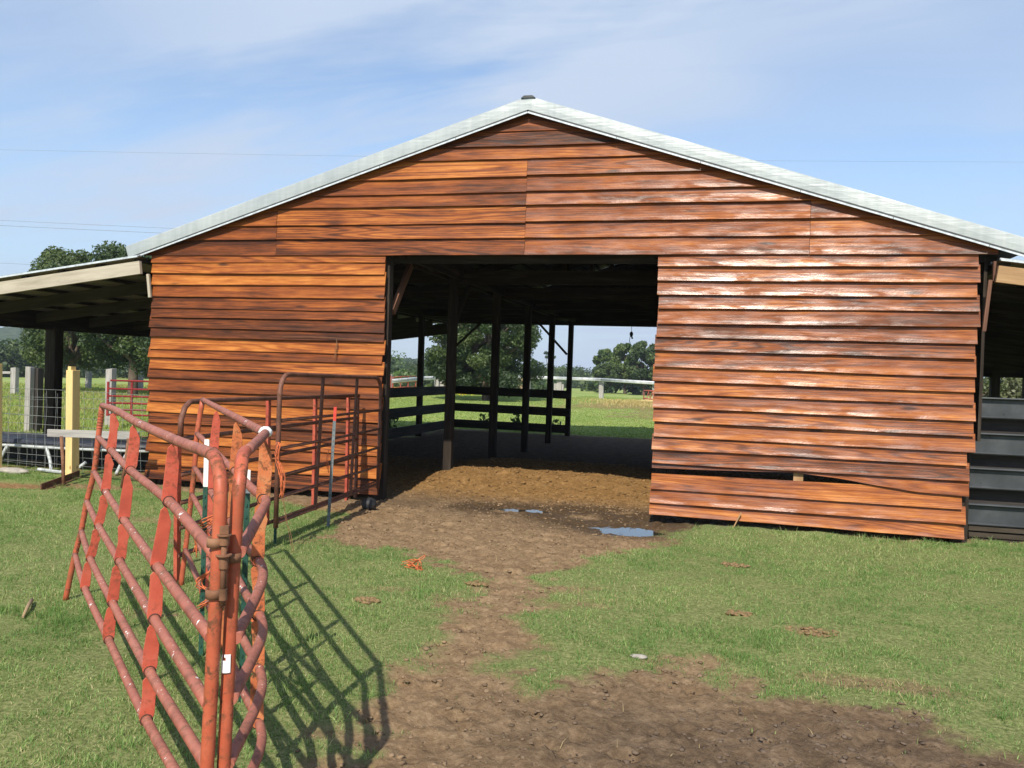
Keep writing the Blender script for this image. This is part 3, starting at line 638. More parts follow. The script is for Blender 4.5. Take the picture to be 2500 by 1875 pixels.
# roof planes, trim
def roofplane(side):
    mb = MB(); x0 = .06; xe = x0 + side * 5.27; ny_ = 2; n = 90
    rows = []
    for y_ in (-.105, 12.7):
        rows.append([(x0 + (xe - x0) * k / 1, y_, ZA + .105 - SL * abs((xe - x0) * k)) for k in (0, .5, 1)])
    mb.grid(rows, lambda i, j: (i * 13, j), False, False)
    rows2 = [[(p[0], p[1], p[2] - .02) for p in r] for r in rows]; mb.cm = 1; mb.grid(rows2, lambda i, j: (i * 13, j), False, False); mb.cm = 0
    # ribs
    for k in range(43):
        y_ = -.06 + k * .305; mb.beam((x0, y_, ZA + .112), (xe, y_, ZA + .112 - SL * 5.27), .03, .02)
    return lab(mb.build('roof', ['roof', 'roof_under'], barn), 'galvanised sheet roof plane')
roofplane(-1); roofplane(1)
for side in (-1, 1):
    # face trim: broad band, thin dark gap, bright drip edge (butted at the ridge)
    c_, s_ = math.cos(math.atan(SL)), math.sin(math.atan(SL))
    X_ = Vector((side * c_, 0, -s_)); Z_ = Vector((side * s_, 0, c_))
    mb = MB(); L_ = 5.27 / c_; o = Vector((.06, -.105, ZA - .005)); n = 46
    rows = []
    for i in range(n + 1):
        t = L_ * i / n; w = .004 * float(fbm(t * 2.2 + side * 9, 1., 13, 3)); o0 = t + (0 if i else .03 * 0)
        skew = 0
        pts = []
        for hh, yy in ((.0, 0), (.062, -.002 + w * .7), (.138, w), (.15, .008)):
            tt = t
            if i == 0: tt = -hh * s_ / c_          # mitre on the ridge line
            p = o + X_ * tt + Z_ * hh; pts.append((p.x, p.y + yy, p.z))
        q = o + X_ * (t if i else -.15 * s_ / c_) + Z_ * .15; pts.append((q.x, .2, q.z))
        rows.append(pts)
    if side > 0: rows = rows[::-1]
    mb.grid(rows, lambda i, j: (i, j * .05), False, False)
    fs = mb.build('roof_trim', 'galv', barn)
    md = fs.modifiers.new('thick', 'SOLIDIFY'); md.thickness = .004
    lab(fs, 'sunlit right gable trim band' if side > 0 else 'bluish left gable trim band')
    mb = MB(); a = o + Z_ * -.012 + X_ * .0; mb.beam(a + Vector((0, .012, 0)) + X_ * .01, a + Vector((0, .012, 0)) + X_ * L_, .02, .022, Z_); mb.build('trim_shadow_gap', 'galv_dark', barn)
    mb = MB(); k = 0; t = .012
    while t < L_ - .1:
        t2 = min(L_, t + random.uniform(.9, 1.1)); a = o + Z_ * -.030; mb.beam(a + X_ * t + Vector((0, -.004, 0)), a + X_ * (t2 - .006) + Vector((0, -.004, 0)), .012, .018, Z_); t = t2
    mb.build('drip_edge', 'lip', barn)
    mb = MB(); a = o + Z_ * .055; mb.beam(a + Vector((0, .05, 0)) + X_ * .03, a + Vector((0, .05, 0)) + X_ * (L_ - .02), .03, .13, Z_); mb.build('rake_board', 'dark_wood', barn)
mb = MB(); mb.prism([(-.085, -.03), (.085, -.03), (.05, -.002), (-.05, -.002)], 13, ((.06, -.12, ZA + .155), (1, 0, 0), (0, 0, 1)))
for v_ in range(len(mb.v)): mb.v[v_] = (mb.v[v_][0], -.12 + abs(mb.v[v_][1] + .12), mb.v[v_][2])
mb.build('ridge_cap', 'galv_dark', barn)

# frame
PY = [.12, 2.45, 4.9, 7.35, 9.8, 12.25]
for X_ in (-4.80, -1.70, 1.70, 4.78):
    for i, y_ in enumerate(PY):
        w = .125
        zt = 2.96 if abs(X_) > 4 else 3.02
        if X_ == -1.70 and i: X_ = -1.60
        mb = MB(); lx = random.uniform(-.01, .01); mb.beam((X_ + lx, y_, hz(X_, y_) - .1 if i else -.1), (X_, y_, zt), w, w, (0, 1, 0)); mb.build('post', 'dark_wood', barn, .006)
for X_ in (-4.80, -1.60, 1.66, 4.78):
    mb = MB(); zc = 3.02 if abs(X_) > 4 else 3.07; mb.beam((X_ + .1, .05, zc), (X_ + .1, 12.4, zc), .045, .24); mb.beam((X_ - .1, .05, zc + .001), (X_ - .1, 12.4, zc + .001), .045, .24); mb.build('beam', 'dark_wood', barn)
for y_ in PY:
    mb = MB(); mb.beam((-4.9, y_ + .1, 3.0), (4.9, y_ + .1, 3.0), .05, .2)
    for sd in (-1, 1): mb.beam((.06, y_ + .1, ZA - .08), (.06 + sd * 5.0, y_ + .1, ZA - .08 - SL * 5.0), .05, .19)
    mb.beam((.06, y_ + .1, 3.1), (.06, y_ + .1, ZA - .15), .05, .14)
    mb.build('truss', 'dark_wood', barn)
for k in range(18):
    t = .15 + k * .285
    for sd in (-1, 1): MB().beam((.06 + sd * t, .02, ZA + .045 - SL * t), (.06 + sd * t, 12.6, ZA + .045 - SL * t), .09, .04).build('purlin', 'dark_wood', barn)
mb = MB(); mb.box((0, .02, 3.10), (9.7, .045, .17)); mb.build('door_header', 'dark_wood', barn)
# framing behind the front siding
for x0, x1 in ((-4.8, -1.74), (1.76, 4.78)):
    for z_ in (.30, 1.1, 1.9, 2.7): MB().box(((x0 + x1) / 2, .05, z_), (x1 - x0, .04, .09)).build('girt', 'dark_wood', barn)
mb = MB(); mb.box((3.16, .02, 1.55), (.10, .03, 2.8)); mb.build('stud', 'rafter_brown', barn)
# back gable cladding and beam
mb = MB(); mb.prism([(-4.95, 2.90), (4.95, 2.90), (4.95, 2.98), (.06, ZA - .02), (-4.95, 2.98)], .03, ((0, 12.42, 0), (1, 0, 0), (0, 0, 1))); mb.build('back_gable', 'dark_wood', barn)
mb = MB(); mb.beam((-4.88, 12.22, 2.97), (4.88, 12.22, 2.97), .05, .19); mb.build('back_beam', 'dark_wood', barn)
# braces
for a, b in (((-4.75, 12.2, 2.22), (-4.0, 12.2, 2.92)), ((-1.68, 12.2, 2.12), (-2.45, 12.2, 2.92)), ((-1.60, 3.2, 2.98), (-1.6, 2.5, 2.25))):
    mb = MB(); mb.beam(a, b, .05, .10, (0, 1, 0)); mb.build('brace', 'dark_wood', barn, .004)
mb = MB(); mb.beam((-1.655, .22, 2.30), (-1.655, .80, 2.96), .05, .10); lab(mb.build('brace', 'trim_brown', barn, .004), 'sunlit brown knee brace inside the left door edge')
# stall boards: left side and back
for z_ in (1.085, .63, .195):
    for k in range(2):
        mb = MB(); mb.beam((-4.70, .3 + k * 6.0, z_ - .01), (-4.70, 6.2 + k * 6.0, z_ + .008), .04, .215); mb.build('stall_board', 'rail_black', barn)
    mb = MB(); mb.beam((-4.66, 12.14, z_ + .015), (-1.55, 12.14, z_ - .006), .04, .215); mb.build('stall_board', 'rail_black', barn)
for X_, y_ in ((-3.85, 12.2), (-2.75, 12.2)):
    pass

# lean-tos
def leanto(side):
    xw = side * 4.98; sl = .1315; z0 = 2.93 if side < 0 else 2.885; xo = side * 9.25; W_ = abs(xo - xw)
    ye = 12.4; zs = lambda x_: z0 - sl * abs(x_ - xw)
    mb = MB(); rows = [[(xw, y_, z0 + .005), (xo, y_, zs(xo) + .005)] for y_ in (-.22, ye)]; mb.grid(rows, lambda i, j: (i * 13, j * 4), False, False)
    mb.cm = 1; mb.grid([[(p[0], p[1], p[2] - .014) for p in r] for r in rows], lambda i, j: (i * 13, j * 4), False, False); mb.cm = 0
    for k in range(41):
        y_ = -.18 + k * .31; mb.beam((xw, y_, z0 + .014), (xo, y_, zs(xo) + .014), .03, .02)
    mb.cm = 2; mb.beam((xw, -.225, z0 + .002), (xo, -.225, zs(xo) + .002), .006, .022)
    lab(mb.build('lean_to_roof', ['roof', 'under2', 'lip'], barn), ('left' if side < 0 else 'right') + ' lean-to sheet roof')
    for k in range(8):
        t = .06 + k * .58; MB().beam((xw + side * t, -.16, z0 - sl * t - .034), (xw + side * t, ye, z0 - sl * t - .034), .085, .04).build('purlin', 'dark_wood', barn)
    for i, y_ in enumerate([-.18, 1.15, 2.45, 3.7, 4.9, 6.1, 7.35, 8.6, 9.8, 11.0, 12.2]):
        mb = MB(); h_ = .165 if i < 10 else .29; dz = -.034 - .02 - h_ / 2
        mb.beam((xw - side * .02, y_, z0 + dz), (xo - side * .1, y_, zs(xo) + dz + .013), .045, h_)
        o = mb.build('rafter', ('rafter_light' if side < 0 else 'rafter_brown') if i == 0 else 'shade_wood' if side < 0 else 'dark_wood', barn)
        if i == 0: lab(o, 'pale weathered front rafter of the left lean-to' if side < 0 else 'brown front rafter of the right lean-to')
    zo = zs(xo - side * .2) - .16
    mb = MB(); mb.beam((xo - side * .2, -.1, zo), (xo - side * .2, ye, zo), .09, .31); mb.build('eave_beam', 'dark_wood', barn)
    for y_ in (2.9, 5.7, 7.8, 10.2, 12.2):
        X_ = xo - side * .2; mb = MB(); mb.beam((X_, y_, -.1), (X_, y_, zo - .1), .215, .2, (0, 1, 0)); mb.build('post', 'dark_wood', barn, .01)
    # strip on the wall corner
    mb = MB(); xs_ = side * 4.93
    mb.beam((xs_ - side * .0, -.075, 2.72 if side < 0 else 2.70), (xs_ - side * .04, -.075, 2.42 if side < 0 else 2.18), .035, .03, (0, 1, 0))
    mb.build('corner_strip', 'rafter_light' if side < 0 else 'trim_brown', barn)
leanto(-1); leanto(1)
mb = MB(); mb.box((7.0, 12.36, 2.30), (4.2, .03, .86)); lab(mb.build('back_wall_board', 'dark_wood', barn), 'dark boarding across the back of the right lean-to')
mb = MB(); mb.box((4.93, 6.2, 2.0), (.03, 12.2, 1.9)); lab(mb.build('side_wall_board', 'dark_wood', barn), 'dark side boarding between barn and right lean-to')
mb = MB(); mb.beam((8.36, 12.25, -.1), (8.36, 12.25, 1.95), .18, .18, (0, 1, 0)); mb.build('post', 'dark_wood', barn)
mb = MB(); mb.box((5.0, -.05, 2.79), (.09, .05, .2)); mb.build('rafter_block', 'trim_brown', barn)
MB().box((4.74, .08, .25), (.12, .12, .8)).build('corner_post', 'dark_wood', barn); MB().box((-4.86, .06, 1.4), (.10, .10, 2.95)).build('corner_post', 'dark_wood', barn)

# steel boards closing the right lean-to
bar = thing('steel_board_barrier', 'black steel channel boards stacked with dark gaps across the right lean-to', 'barrier', (6.9, .35, 0))
for zt, zb in ((1.507, 1.295), (1.131, .913), (.760, .548), (.378, .160)):
    mb = MB(); n = 26; rows = []
    for i in range(n + 1):
        x_ = 4.90 + 4.2 * i / n; w = .004 * float(vnoise(x_ * 1.7, zt * 9, 4))
        rows.append([(x_, .33 + w, zt - .01), (x_, .285 + w, zt), (x_, .283 + w, zt - .012), (x_, .335 + w, zt - .03), (x_, .345 + w, zb + .012), (x_, .300 + w, zb), (x_, .31 + w, zb - .012), (x_, .37, zb), (x_, .37, zt)])
    mb.grid(rows, lambda i, j: (i * .2, j * .1), True, False); mb.build('channel_board', 'black_steel', bar)
MB().box((7.0, .46, .72), (4.2, .02, 1.5)).build('gap_shade_sheet', 'rail_black', bar)  # added dark sheet standing in for the shade seen through the gaps
for k, z_ in enumerate((.115, .05, -.01)):
    mb = MB(); mb.beam((4.92, .36 - .02 * k, z_), (9.1, .36 - .03 * k, z_ - .01), .09, .045); mb.build('sleeper', 'shade_wood', bar)

# hook hanging at the back opening
hk = thing('hanging_light_fixture', 'small black fixture and wire dangling from the rear beam', 'light fixture', (-.03, 12.15, 2.86))
mb = MB(); mb.tube([(-.03, 12.15, 2.88), (-.028, 12.15, 2.74)], .006, 6); mb.build('cord', 'black', hk)
mb = MB(); mb.ball((-.03, 12.15, 2.68), .045, 10, 8, (1, 1, 1.5)); mb.tube([(-.02, 12.15, 2.62), (.0, 12.15, 2.56)], .02, 8); mb.build('socket', 'black', hk)
mb = MB(); mb.tube(crom([(-.05, 12.15, 2.66), (-.07, 12.14, 2.52), (-.05, 12.14, 2.42), (-.1, 12.15, 2.33), (-.16, 12.15, 2.29)]), .008, 6); mb.build('loose_wire', 'black', hk)

# ------------------------------------------------------------------ gates
def ringmesh(mb, p, d, r=.0255, t=.006, seg=14):
    d = Vector(d).normalized(); ref = Vector((0, 0, 1)); a = (ref - d * ref.dot(d)).normalized(); b = d.cross(a); p = Vector(p)
    mb.tube([p + (a * math.cos(2 * PI * i / seg) + b * math.sin(2 * PI * i / seg)) * r for i in range(seg + 1)], t * .5, 6, False)
def plate(name, pts, along, mats, parent, w=.058, label=None):
    """zig-zag flat bar crossing the rails; rails pass through it. pts: rail crossing points top->bottom"""
    al = Vector(along).normalized(); side = al.cross(Vector((0, 0, 1))).normalized(); mb = MB()
    for i in range(len(pts) - 1):
        a = Vector(pts[i]); b = Vector(pts[i + 1]); L = (a - b).length; dn = (b - a).normalized(); h_ = w / 2; e = random.uniform(-.003, .003)
        prof = [(h_ - .012, .016), (h_ + e, .03), (h_ - e, L * .55), (h_ + .003, L - .012), (h_ - .006, L + .016), (-h_ + .008, L + .018), (-h_ - .002, L - .02), (-h_ + e, L * .5), (-h_ - e, .078), (-h_ * .1, .03), (h_ * .45, .014)]
        kink = random.uniform(-.006, .006); fr = (a - al * .0015, side, dn)
        mb.prism([(q[0] + kink * math.sin(PI * q[1] / L), q[1]) for q in prof], .004, fr)
    o = mb.build(name, mats, parent, .001)
    if label: lab(o, label)
    for p in pts[1:]:
        r = MB(); ringmesh(r, Vector(p), al, .0200, .007); ob = r.build('weld_ring', 'ring_dark', o)
    return o

A0 = [[-1.611, -4.857, 1.296], [-1.628, -4.864, 1.083], [-1.647, -4.872, 0.854], [-1.688, -4.884, 0.657], [-1.716, -4.894, 0.46], [-1.75, -4.905, 0.304]]
A1 = [[-0.888, -5.623, 1.322], [-0.905, -5.63, 1.098], [-0.926, -5.639, 0.869], [-0.959, -5.649, 0.68], [-0.996, -5.661, 0.496], [-1.018, -5.669, 0.329]]
A2 = [[-0.245, -6.286, 1.318], [-0.259, -6.293, 1.094], [-0.28, -6.301, 0.865], [-0.294, -6.307, 0.674], [-0.318, -6.316, 0.481], [-0.329, -6.321, 0.31]]
A3 = [[0.482, -7.01, 1.320], [0.469, -7.017, 1.099], [0.437, -7.028, 0.866], [0.433, -7.031, 0.676], [0.423, -7.036, 0.488], [0.418, -7.04, 0.315]]
A4 = [[1.043, -7.581, 1.326], [1.034, -7.589, 1.069], [1.031, -7.596, 0.841], [1.03, -7.597, 0.653], [1.03, -7.599, 0.487], [1.03, -7.6, 0.33]]
gA = thing('corral_gate', 'faded orange red pipe panel nearest the camera with three flat braces', 'gate', (.3, -6.8, 0), 'hinged red corral panels in the foreground')
RP = .0176
for i in range(6):
    mb = MB()
    if i == 0:
        pts = crom([A0[0], A1[0], A2[0], A3[0], (.817, -7.349, 1.330)], 8) + [Vector(q) for q in ((.90, -7.43, 1.331), (.935, -7.468, 1.331))]
        mb.tube(pts, RP * 1.05, 14)
    else: mb.tube(crom([A0[i], A1[i], A2[i], A3[i], A4[i]], 8), RP, 14)
    mb.build('rail', 'gate_rail', gA)
mb = MB(); mb.tube(crom([Vector(A0[0]) + Vector((0, 0, 0))] + A0[1:] + [[-1.805, -4.923, -.02]], 5), .0180, 14)
for k in range(6): 
    p = Vector(A0[0]).lerp(Vector(A0[1]), .25 + .09 * k); ringmesh(mb, p, Vector(A0[1]) - Vector(A0[0]), .0186, .006)
lab(mb.build('end_post', 'post_paint', gA), 'leaning far end post with grooved collar')
mb = MB(); mb.tube(crom([(.925, -7.457, 1.331), (.965, -7.50, 1.326), (1.005, -7.545, 1.308), (1.030, -7.572, 1.278), (1.041, -7.584, 1.235), (1.043, -7.587, 1.18)], 4) + [(1.040, -7.589, 1.0), (1.030, -7.596, .47), (1.028, -7.597, -.03)], .0190, 18); lab(mb.build('end_post', 'post_paint', gA), 'near end post at the hinge')
for P_, q in ((A1, 0), (A2, 0), (A3, 0)): plate('flat_brace', P_, Vector((.70, -.71, 0)), 'plate_red', gA, .046)

B0 = [[-1.223, -4.315, 1.336], [-1.253, -4.326, 1.094], [-1.263, -4.331, 0.852], [-1.276, -4.337, 0.663], [-1.29, -4.343, 0.464], [-1.305, -4.35, 0.266]]
B3 = [[0.675, -6.724, 1.337], [0.675, -6.728, 1.082], [0.662, -6.734, 0.843], [0.671, -6.735, 0.635], [0.677, -6.737, 0.43], [0.684, -6.738, 0.22]]
B4 = [[1.068, -7.533, 1.334], [1.075, -7.537, 1.069], [1.073, -7.541, 0.826], [1.068, -7.544, 0.655], [1.065, -7.547, 0.471], [1.06, -7.549, 0.298]]
def lerp(a, b, t): return [a[k] + (b[k] - a[k]) * t for k in range(3)]
B1 = [lerp(B0[i], B3[i], .39) for i in range(6)]; B2 = [lerp(B0[i], B3[i], .71) for i in range(6)]
gB = thing('corral_gate', 'kinked red pipe panel with rust eaten braces hinged behind the nearest one', 'gate', (.3, -6.2, 0), 'hinged red corral panels in the foreground')
for i in range(6):
    mb = MB()
    if i == 0: pts = crom([B0[0], B1[0], B2[0], (.62, -6.66, 1.338)], 6) + [Vector(B3[0])] + [Vector(q) for q in ((.80, -6.98, 1.334), (.916, -7.231, 1.330), (.97, -7.35, 1.331))]
    else:
        out = Vector((.035, -.02, 0)); pts = crom([B0[i], B1[i], B2[i], lerp(B2[i], B3[i], .7), Vector(B3[i]) + out * .5, Vector(lerp(B3[i], B4[i], .3)) + out * (1.6 if i > 1 else .6), B4[i]], 6)
    mb.tube(pts, RP, 14); mb.build('rail', 'gate_rail', gB)
mb = MB(); mb.tube(crom(B0 + [[-1.33, -4.36, -.02]], 4), .0180, 14)
for k in range(6): ringmesh(mb, Vector(B0[0]).lerp(Vector(B0[1]), .2 + .1 * k), (0, 0, 1), .0186, .006)
mb.build('end_post', 'post_paint', gB)
mb = MB(); mb.tube(crom([(.965, -7.338, 1.331), (.995, -7.40, 1.329), (1.025, -7.455, 1.320), (1.050, -7.50, 1.294), (1.062, -7.527, 1.25), (1.062, -7.534, 1.18)], 4) + [(1.057, -7.537, 1.0), (1.053, -7.549, .47), (1.052, -7.55, -.03)], .0190, 18); lab(mb.build('end_post', 'post_paint', gB), 'hinge side end post carrying a white sticker')
dB = Vector((.62, -.78, 0))
plate('flat_brace', B1, dB, 'plate_red', gB, .046); plate('flat_brace', B2, dB, 'plate_rusty', gB, .046)
plate('flat_brace', B3, Vector((.5, -.85, 0)), 'plate_rusty', gB, .048, 'brace with flaking yellow brown rust at the kink')
mb = MB(); mb.ball((.675, -6.724, 1.341), .024, 12, 8, (1.1, 1.1, .9), .12); lab(mb.build('weld_bead', 'white_tip', gB), 'whitish weld blob on the kinked top rail')
# sticker on the near post
mb = MB(); rows = []
cpt = Vector((1.0535, -7.549, 0)); toc = (Vector((2.39, -9.69, 0)) - cpt).normalized(); a0 = math.atan2(toc.y, toc.x)
for i in range(7):
    z_ = .735 + .052 * i / 6; rows.append([(cpt.x + math.cos(a0 + (j - 3.2) * .22 - .12) * .0200, cpt.y + math.sin(a0 + (j - 3.2) * .22 - .12) * .0200, z_) for j in range(7)])
b0 = len(mb.v)
mb.grid(rows[::-1], lambda i, j: (i, j), False, True)
keep = [k for k in range(len(mb.f)) if k not in (1 * 6 + 1, 0 * 6 + 1, 1 * 6 + 2)]
mb.f = [mb.f[k] for k in keep]; mb.uv = [mb.uv[k] for k in keep]; mb.mi = [mb.mi[k] for k in keep]; mb.sm = [mb.sm[k] for k in keep]; mb.tone = [mb.tone[k] for k in keep]
lab(mb.build('sticker', 'sticker', gB), 'white torn blank sticker')
# hinge hardware between both posts
hg = thing('hinge_clamp', 'rusty bolted hinge clamp with drop pin joining the two nearest posts', 'hinge', (1.06, -7.58, .9))
pA = Vector((1.036, -7.592, 0)); pB = Vector((1.056, -7.543, 0)); fw_ = toc
def strap(cx, cy, z, r, hh, name='strap', mat='rust'):
    mb = MB(); n = 22; rows = []
    for zz in (z - hh / 2, z + hh / 2):
        rows.append([(cx + math.cos(2 * PI * j / n) * r, cy + math.sin(2 * PI * j / n) * r, zz) for j in range(n)])
    mb.grid(rows, lambda i, j: (i * .05, j * .02), True, True); o = mb.build(name, mat, hg)
    md = o.modifiers.new('thick', 'SOLIDIFY'); md.thickness = .005; md.offset = 1; return o
for z_, c in ((1.105, pA), (.963, pA), (1.055, pB)): strap(c.x, c.y, z_, .0200, .026)
mid = (pA + pB) / 2 + toc * .034
def disc(c, z, r, h, mat='rust', name='washer', seg=20):
    mb = MB(); mb.tube([(c.x, c.y, z - h / 2), (c.x, c.y, z + h / 2)], r, seg, smooth=False); return mb.build(name, mat, hg)
disc(mid, 1.128, .020, .004); disc(mid, 1.072, .022, .004)
disc(mid, 1.112, .013, .024, 'rust', 'barrel'); disc(mid, 1.052, .0125, .034, 'rust', 'barrel'); disc(mid - toc * .004, .963, .0125, .032, 'rust', 'barrel')
mb = MB(); mb.tube([(mid.x, mid.y, 1.15), (mid.x, mid.y, .932)], .0080, 12); mb.box((mid.x, mid.y, 1.142), (.024, .018, .022), Matrix.Rotation(.4, 3, 'Z')); mb.build('drop_pin', 'rust', hg)
mb = MB(); s_ = toc.cross(Vector((0, 0, 1))); 
for z_ in (1.108, .963): mb.beam((pA.x + toc.x * .012, pA.y + toc.y * .012, z_), (mid.x, mid.y, z_), .012, .022)
mb.build('clamp_arm', 'rust', hg)

# gate C (low brown-red gate)
gC = thing('pipe_gate', 'long brown red pipe gate from the panels to the left door edge', 'gate', (-1.6, -2.3, 0), 'brown pipe gates beside the door')
CL, CR = Vector((-1.37, -4.35, 0)), Vector((-1.87, -.22, 0))
CZ = [(1.315, 1.268), (1.050, 1.005), (.795, .750), (.592, .540), (.412, .345), (.215, .128)]
top = [CL + Vector((.0, 0, 1.05)), CL + Vector((0, .0, 1.19)), CL + Vector((-.006, .05, 1.275)), CL + Vector((-.014, .12, 1.312)), CL + Vector((-.03, .3, 1.316)), CR + Vector((0, 0, 1.268))]
for i, (za, zb) in enumerate(CZ):
    mb = MB()
    if i == 0: mb.tube(top, .020, 10)
    else: mb.tube(crom([CL + Vector((0, 0, za)), CL.lerp(CR, .5) + Vector((.01, 0, (za + zb) / 2 + .004)), CR + Vector((0, 0, zb))], 5), .0175, 10)
    mb.build('rail', 'gate_brown', gC)
for t, m_ in ((0, 'gate_red'), (.385, 'gate_red'), (.67, 'gate_red'), (.93, 'gate_red'), (1, 'gate_brown')):
    p = CL.lerp(CR, t); zt = CZ[0][0] + (CZ[0][1] - CZ[0][0]) * t - .01; zb = CZ[5][0] + (CZ[5][1] - CZ[5][0]) * t - .02 - (.06 if t > .9 else 0)
    if t == 0: zt = 1.06; zb = .0
    lx = -.0 if t in (0, 1) else -.02
    mb = MB(); mb.beam((p.x + lx, p.y - .03, zt), (p.x + lx - .01, p.y + .02, zb), .028, .045, (0, 1, 0)); mb.build('upright', m_, gC)
# gate D (tall round-cornered gate)
gD = thing('pipe_gate', 'tall round cornered rusty brown gate standing before the left siding', 'gate', (-1.5, -1.6, 0), 'brown pipe gates beside the door')
DL, DR = Vector((-1.385, -2.95, 0)), Vector((-1.66, -.06, 0)); dd = (DR - DL).normalized()
fr = [DL + Vector((0, 0, .18)), DL + Vector((0, 0, .8)), DL + Vector((0, 0, 1.33)), DL + dd * .015 + Vector((0, 0, 1.41)), DL + dd * .055 + Vector((0, 0, 1.475)), DL + dd * .12 + Vector((0, 0, 1.512)), DL + dd * .2 + Vector((0, 0, 1.52)),
      DR - dd * .2 + Vector((0, 0, 1.49)), DR - dd * .1 + Vector((0, 0, 1.47)), DR - dd * .03 + Vector((0, 0, 1.41)), DR + Vector((0, 0, 1.33)), DR + Vector((0, 0, .8)), DR + Vector((0, 0, .16))]
mb = MB(); mb.tube(fr, .0215, 12); mb.build('frame', 'gate_brown', gD)
for za, zb in ((1.118, 1.098), (.872, .872), (.630, .648), (.440, .424), (.222, .212), (.258, .246)):
    mb = MB(); mb.tube([DL + Vector((0, 0, za)), DL.lerp(DR, .5) + Vector((0, 0, (za + zb) / 2 - .006)), DR + Vector((0, 0, zb))], .0145 if (za, zb) != (.258, .246) else .009, 10); mb.build('rail', 'gate_brown', gD)
for t in (.34, .69):
    p = DL.lerp(DR, t); mb = MB(); mb.beam((p.x + .012, p.y, 1.50), (p.x + .012, p.y - .09, .2), .018, .042, (0, 1, 0)); mb.build('upright', 'gate_brown', gD)
# wheel at the far end
bl = thing('rubber_ball', 'black round rubber ball in the mud at the foot of the left door edge', 'ball', (-1.505, -.66, 0))
mb = MB(); zz = hz(-1.505, -.66); mb.ball((-1.505, -.66, zz + .07), .088, 20, 14, (1, 1, .93)); mb.build('shell', 'black', bl)
mb = MB(); ringmesh(mb, (-1.505, -.66, zz + .07), (.5, .2, .9), .088, .010, 24); mb.build('seam', 'rail_black', bl)

# ------------------------------------------------------------------ T-posts and twine
def tpost(x, y, h, tipl, mats, label, lean=(0, 0), w=.026, studs=True):
    z0 = hz(x, y); t = thing('t_post', label, 'fence post', (x, y, 0), 'steel T-posts')
    base = Vector((x, y, z0 - .1)); top = Vector((x + lean[0], y + lean[1], h)); d = (top - base).normalized(); sp = top - d * tipl
    for nm, a, b, m_ in (('shaft', base, sp, mats[0]), ('tip', sp, top, mats[1])):
        mb = MB(); mb.beam(a, b, w, .005, (0, 1, 0)) if False else None
        L_ = (b - a).length; R_ = Matrix((Vector((1, 0, 0)), Vector((0, 1, 0)), Vector((0, 0, 1)))).transposed()
        zax = d; xax = Vector((1, .2, 0)).normalized(); yax = zax.cross(xax).normalized(); xax = yax.cross(zax); R_ = Matrix((xax, yax, zax)).transposed()
        mb.box((a + b) / 2, (w, .005, L_), R_); mb.box((a + b) / 2 + yax * .010, (.005, .016, L_), R_)
        if nm == 'shaft' and studs:
            k = .1
            while k < L_ - .05: mb.box(a + d * k - yax * .005, (.008, .008, .012), R_); k += .055
        mb.build(nm, m_, t)
    return t
tpost(-.364, -5.543, 1.18, .26, ('green_post', 'white_tip'), 'green steel post with long white top standing between the near red panels', (.0, .0))
tpost(.21, -6.07, 1.10, .11, ('green_post', 'white_tip'), 'green steel post with short white top tucked right behind the hinged corner', (.0, .0))
tpost(-1.50, -2.75, 1.20, .18, ('green_post', 'white_tip'), 'slim post whose bare white top shows against the left siding', (0, 0), .026)
tpost(-1.456, -1.79, 1.20, .14, ('grey_post', 'red_tip'), 'grey steel post with red top seen through the brown gates', (.05, -.015), .03)
def twine(name, pts, mat, label, n=3, sp=.02, r=.0022, cat='twine', grp=None):
    mb = MB(); rg = random.Random(len(pts) + int(abs(pts[0][0]) * 1000))
    for k in range(n):
        q = [(p[0] + rg.uniform(-sp, sp), p[1] + rg.uniform(-sp, sp), p[2] + rg.uniform(-sp, sp) * 1.2) for p in pts]; q[0] = pts[0]
        mb.tube(crom(q, 5), r, 5)
    return tag(mb.build(name, mat), label, cat, grp)
twine('baling_twine', [(-1.37, -2.985, .93), (-1.35, -3.0, .90), (-1.36, -3.0, .80), (-1.33, -2.99, .68), (-1.30, -3.0, .56), (-1.31, -3.0, .46)], 'twine', 'tangle of orange twine hanging off the tall brown gate end', 9, .022, .003)
twine('baling_twine', [(-1.31, -3.0, .50), (-1.27, -3.02, .38), (-1.25, -3.03, .28), (-1.2, -3.05, .16), (-1.13, -3.1, .03)], 'twine_brown', 'brown loose strand trailing from the gate end to the grass', 2, .012, .0022)
twine('baling_twine', [(-.25, -5.53, .79), (-.34, -5.57, .74), (-.39, -5.56, .72), (-.35, -5.52, .73), (-.28, -5.50, .72), (-.39, -5.57, .66), (-.40, -5.56, .55)], 'twine', 'orange twine knotted halfway up the green post', 4, .016, .0026)
twine('baling_twine', [(-.30, -5.57, .47), (-.37, -5.575, .40), (-.33, -5.56, .36), (-.28, -5.57, .33), (-.38, -5.57, .26)], 'twine', 'orange twine knotted low on the green post', 5, .018, .003)
twine('baling_twine', [(.24, -6.09, .50), (.30, -6.12, .42), (.40, -6.2, .40), (.31, -6.13, .37)], 'twine', 'orange twine round the post behind the hinge', 4, .016, .0032)
twine('baling_twine', [(-1.45, -1.83, .78), (-1.46, -1.84, .66), (-1.44, -1.84, .55)], 'twine', 'orange twine tied on the grey post', 4, .012, .002)
twine('baling_twine', [(-2.25, -.075, 1.94), (-2.24, -.09, 1.88), (-2.255, -.085, 1.80), (-2.25, -.08, 1.70)], 'twine_brown', 'frayed string looped over a nail on the left siding', 3, .014, .003)
twine('baling_twine', [(-2.98, -.075, 1.95), (-2.6, -.075, 1.955), (-2.25, -.08, 1.945), (-1.85, -.075, 1.93)], 'twine_brown', 'long thin string stretched sideways along the left siding', 1, .01, .0028)
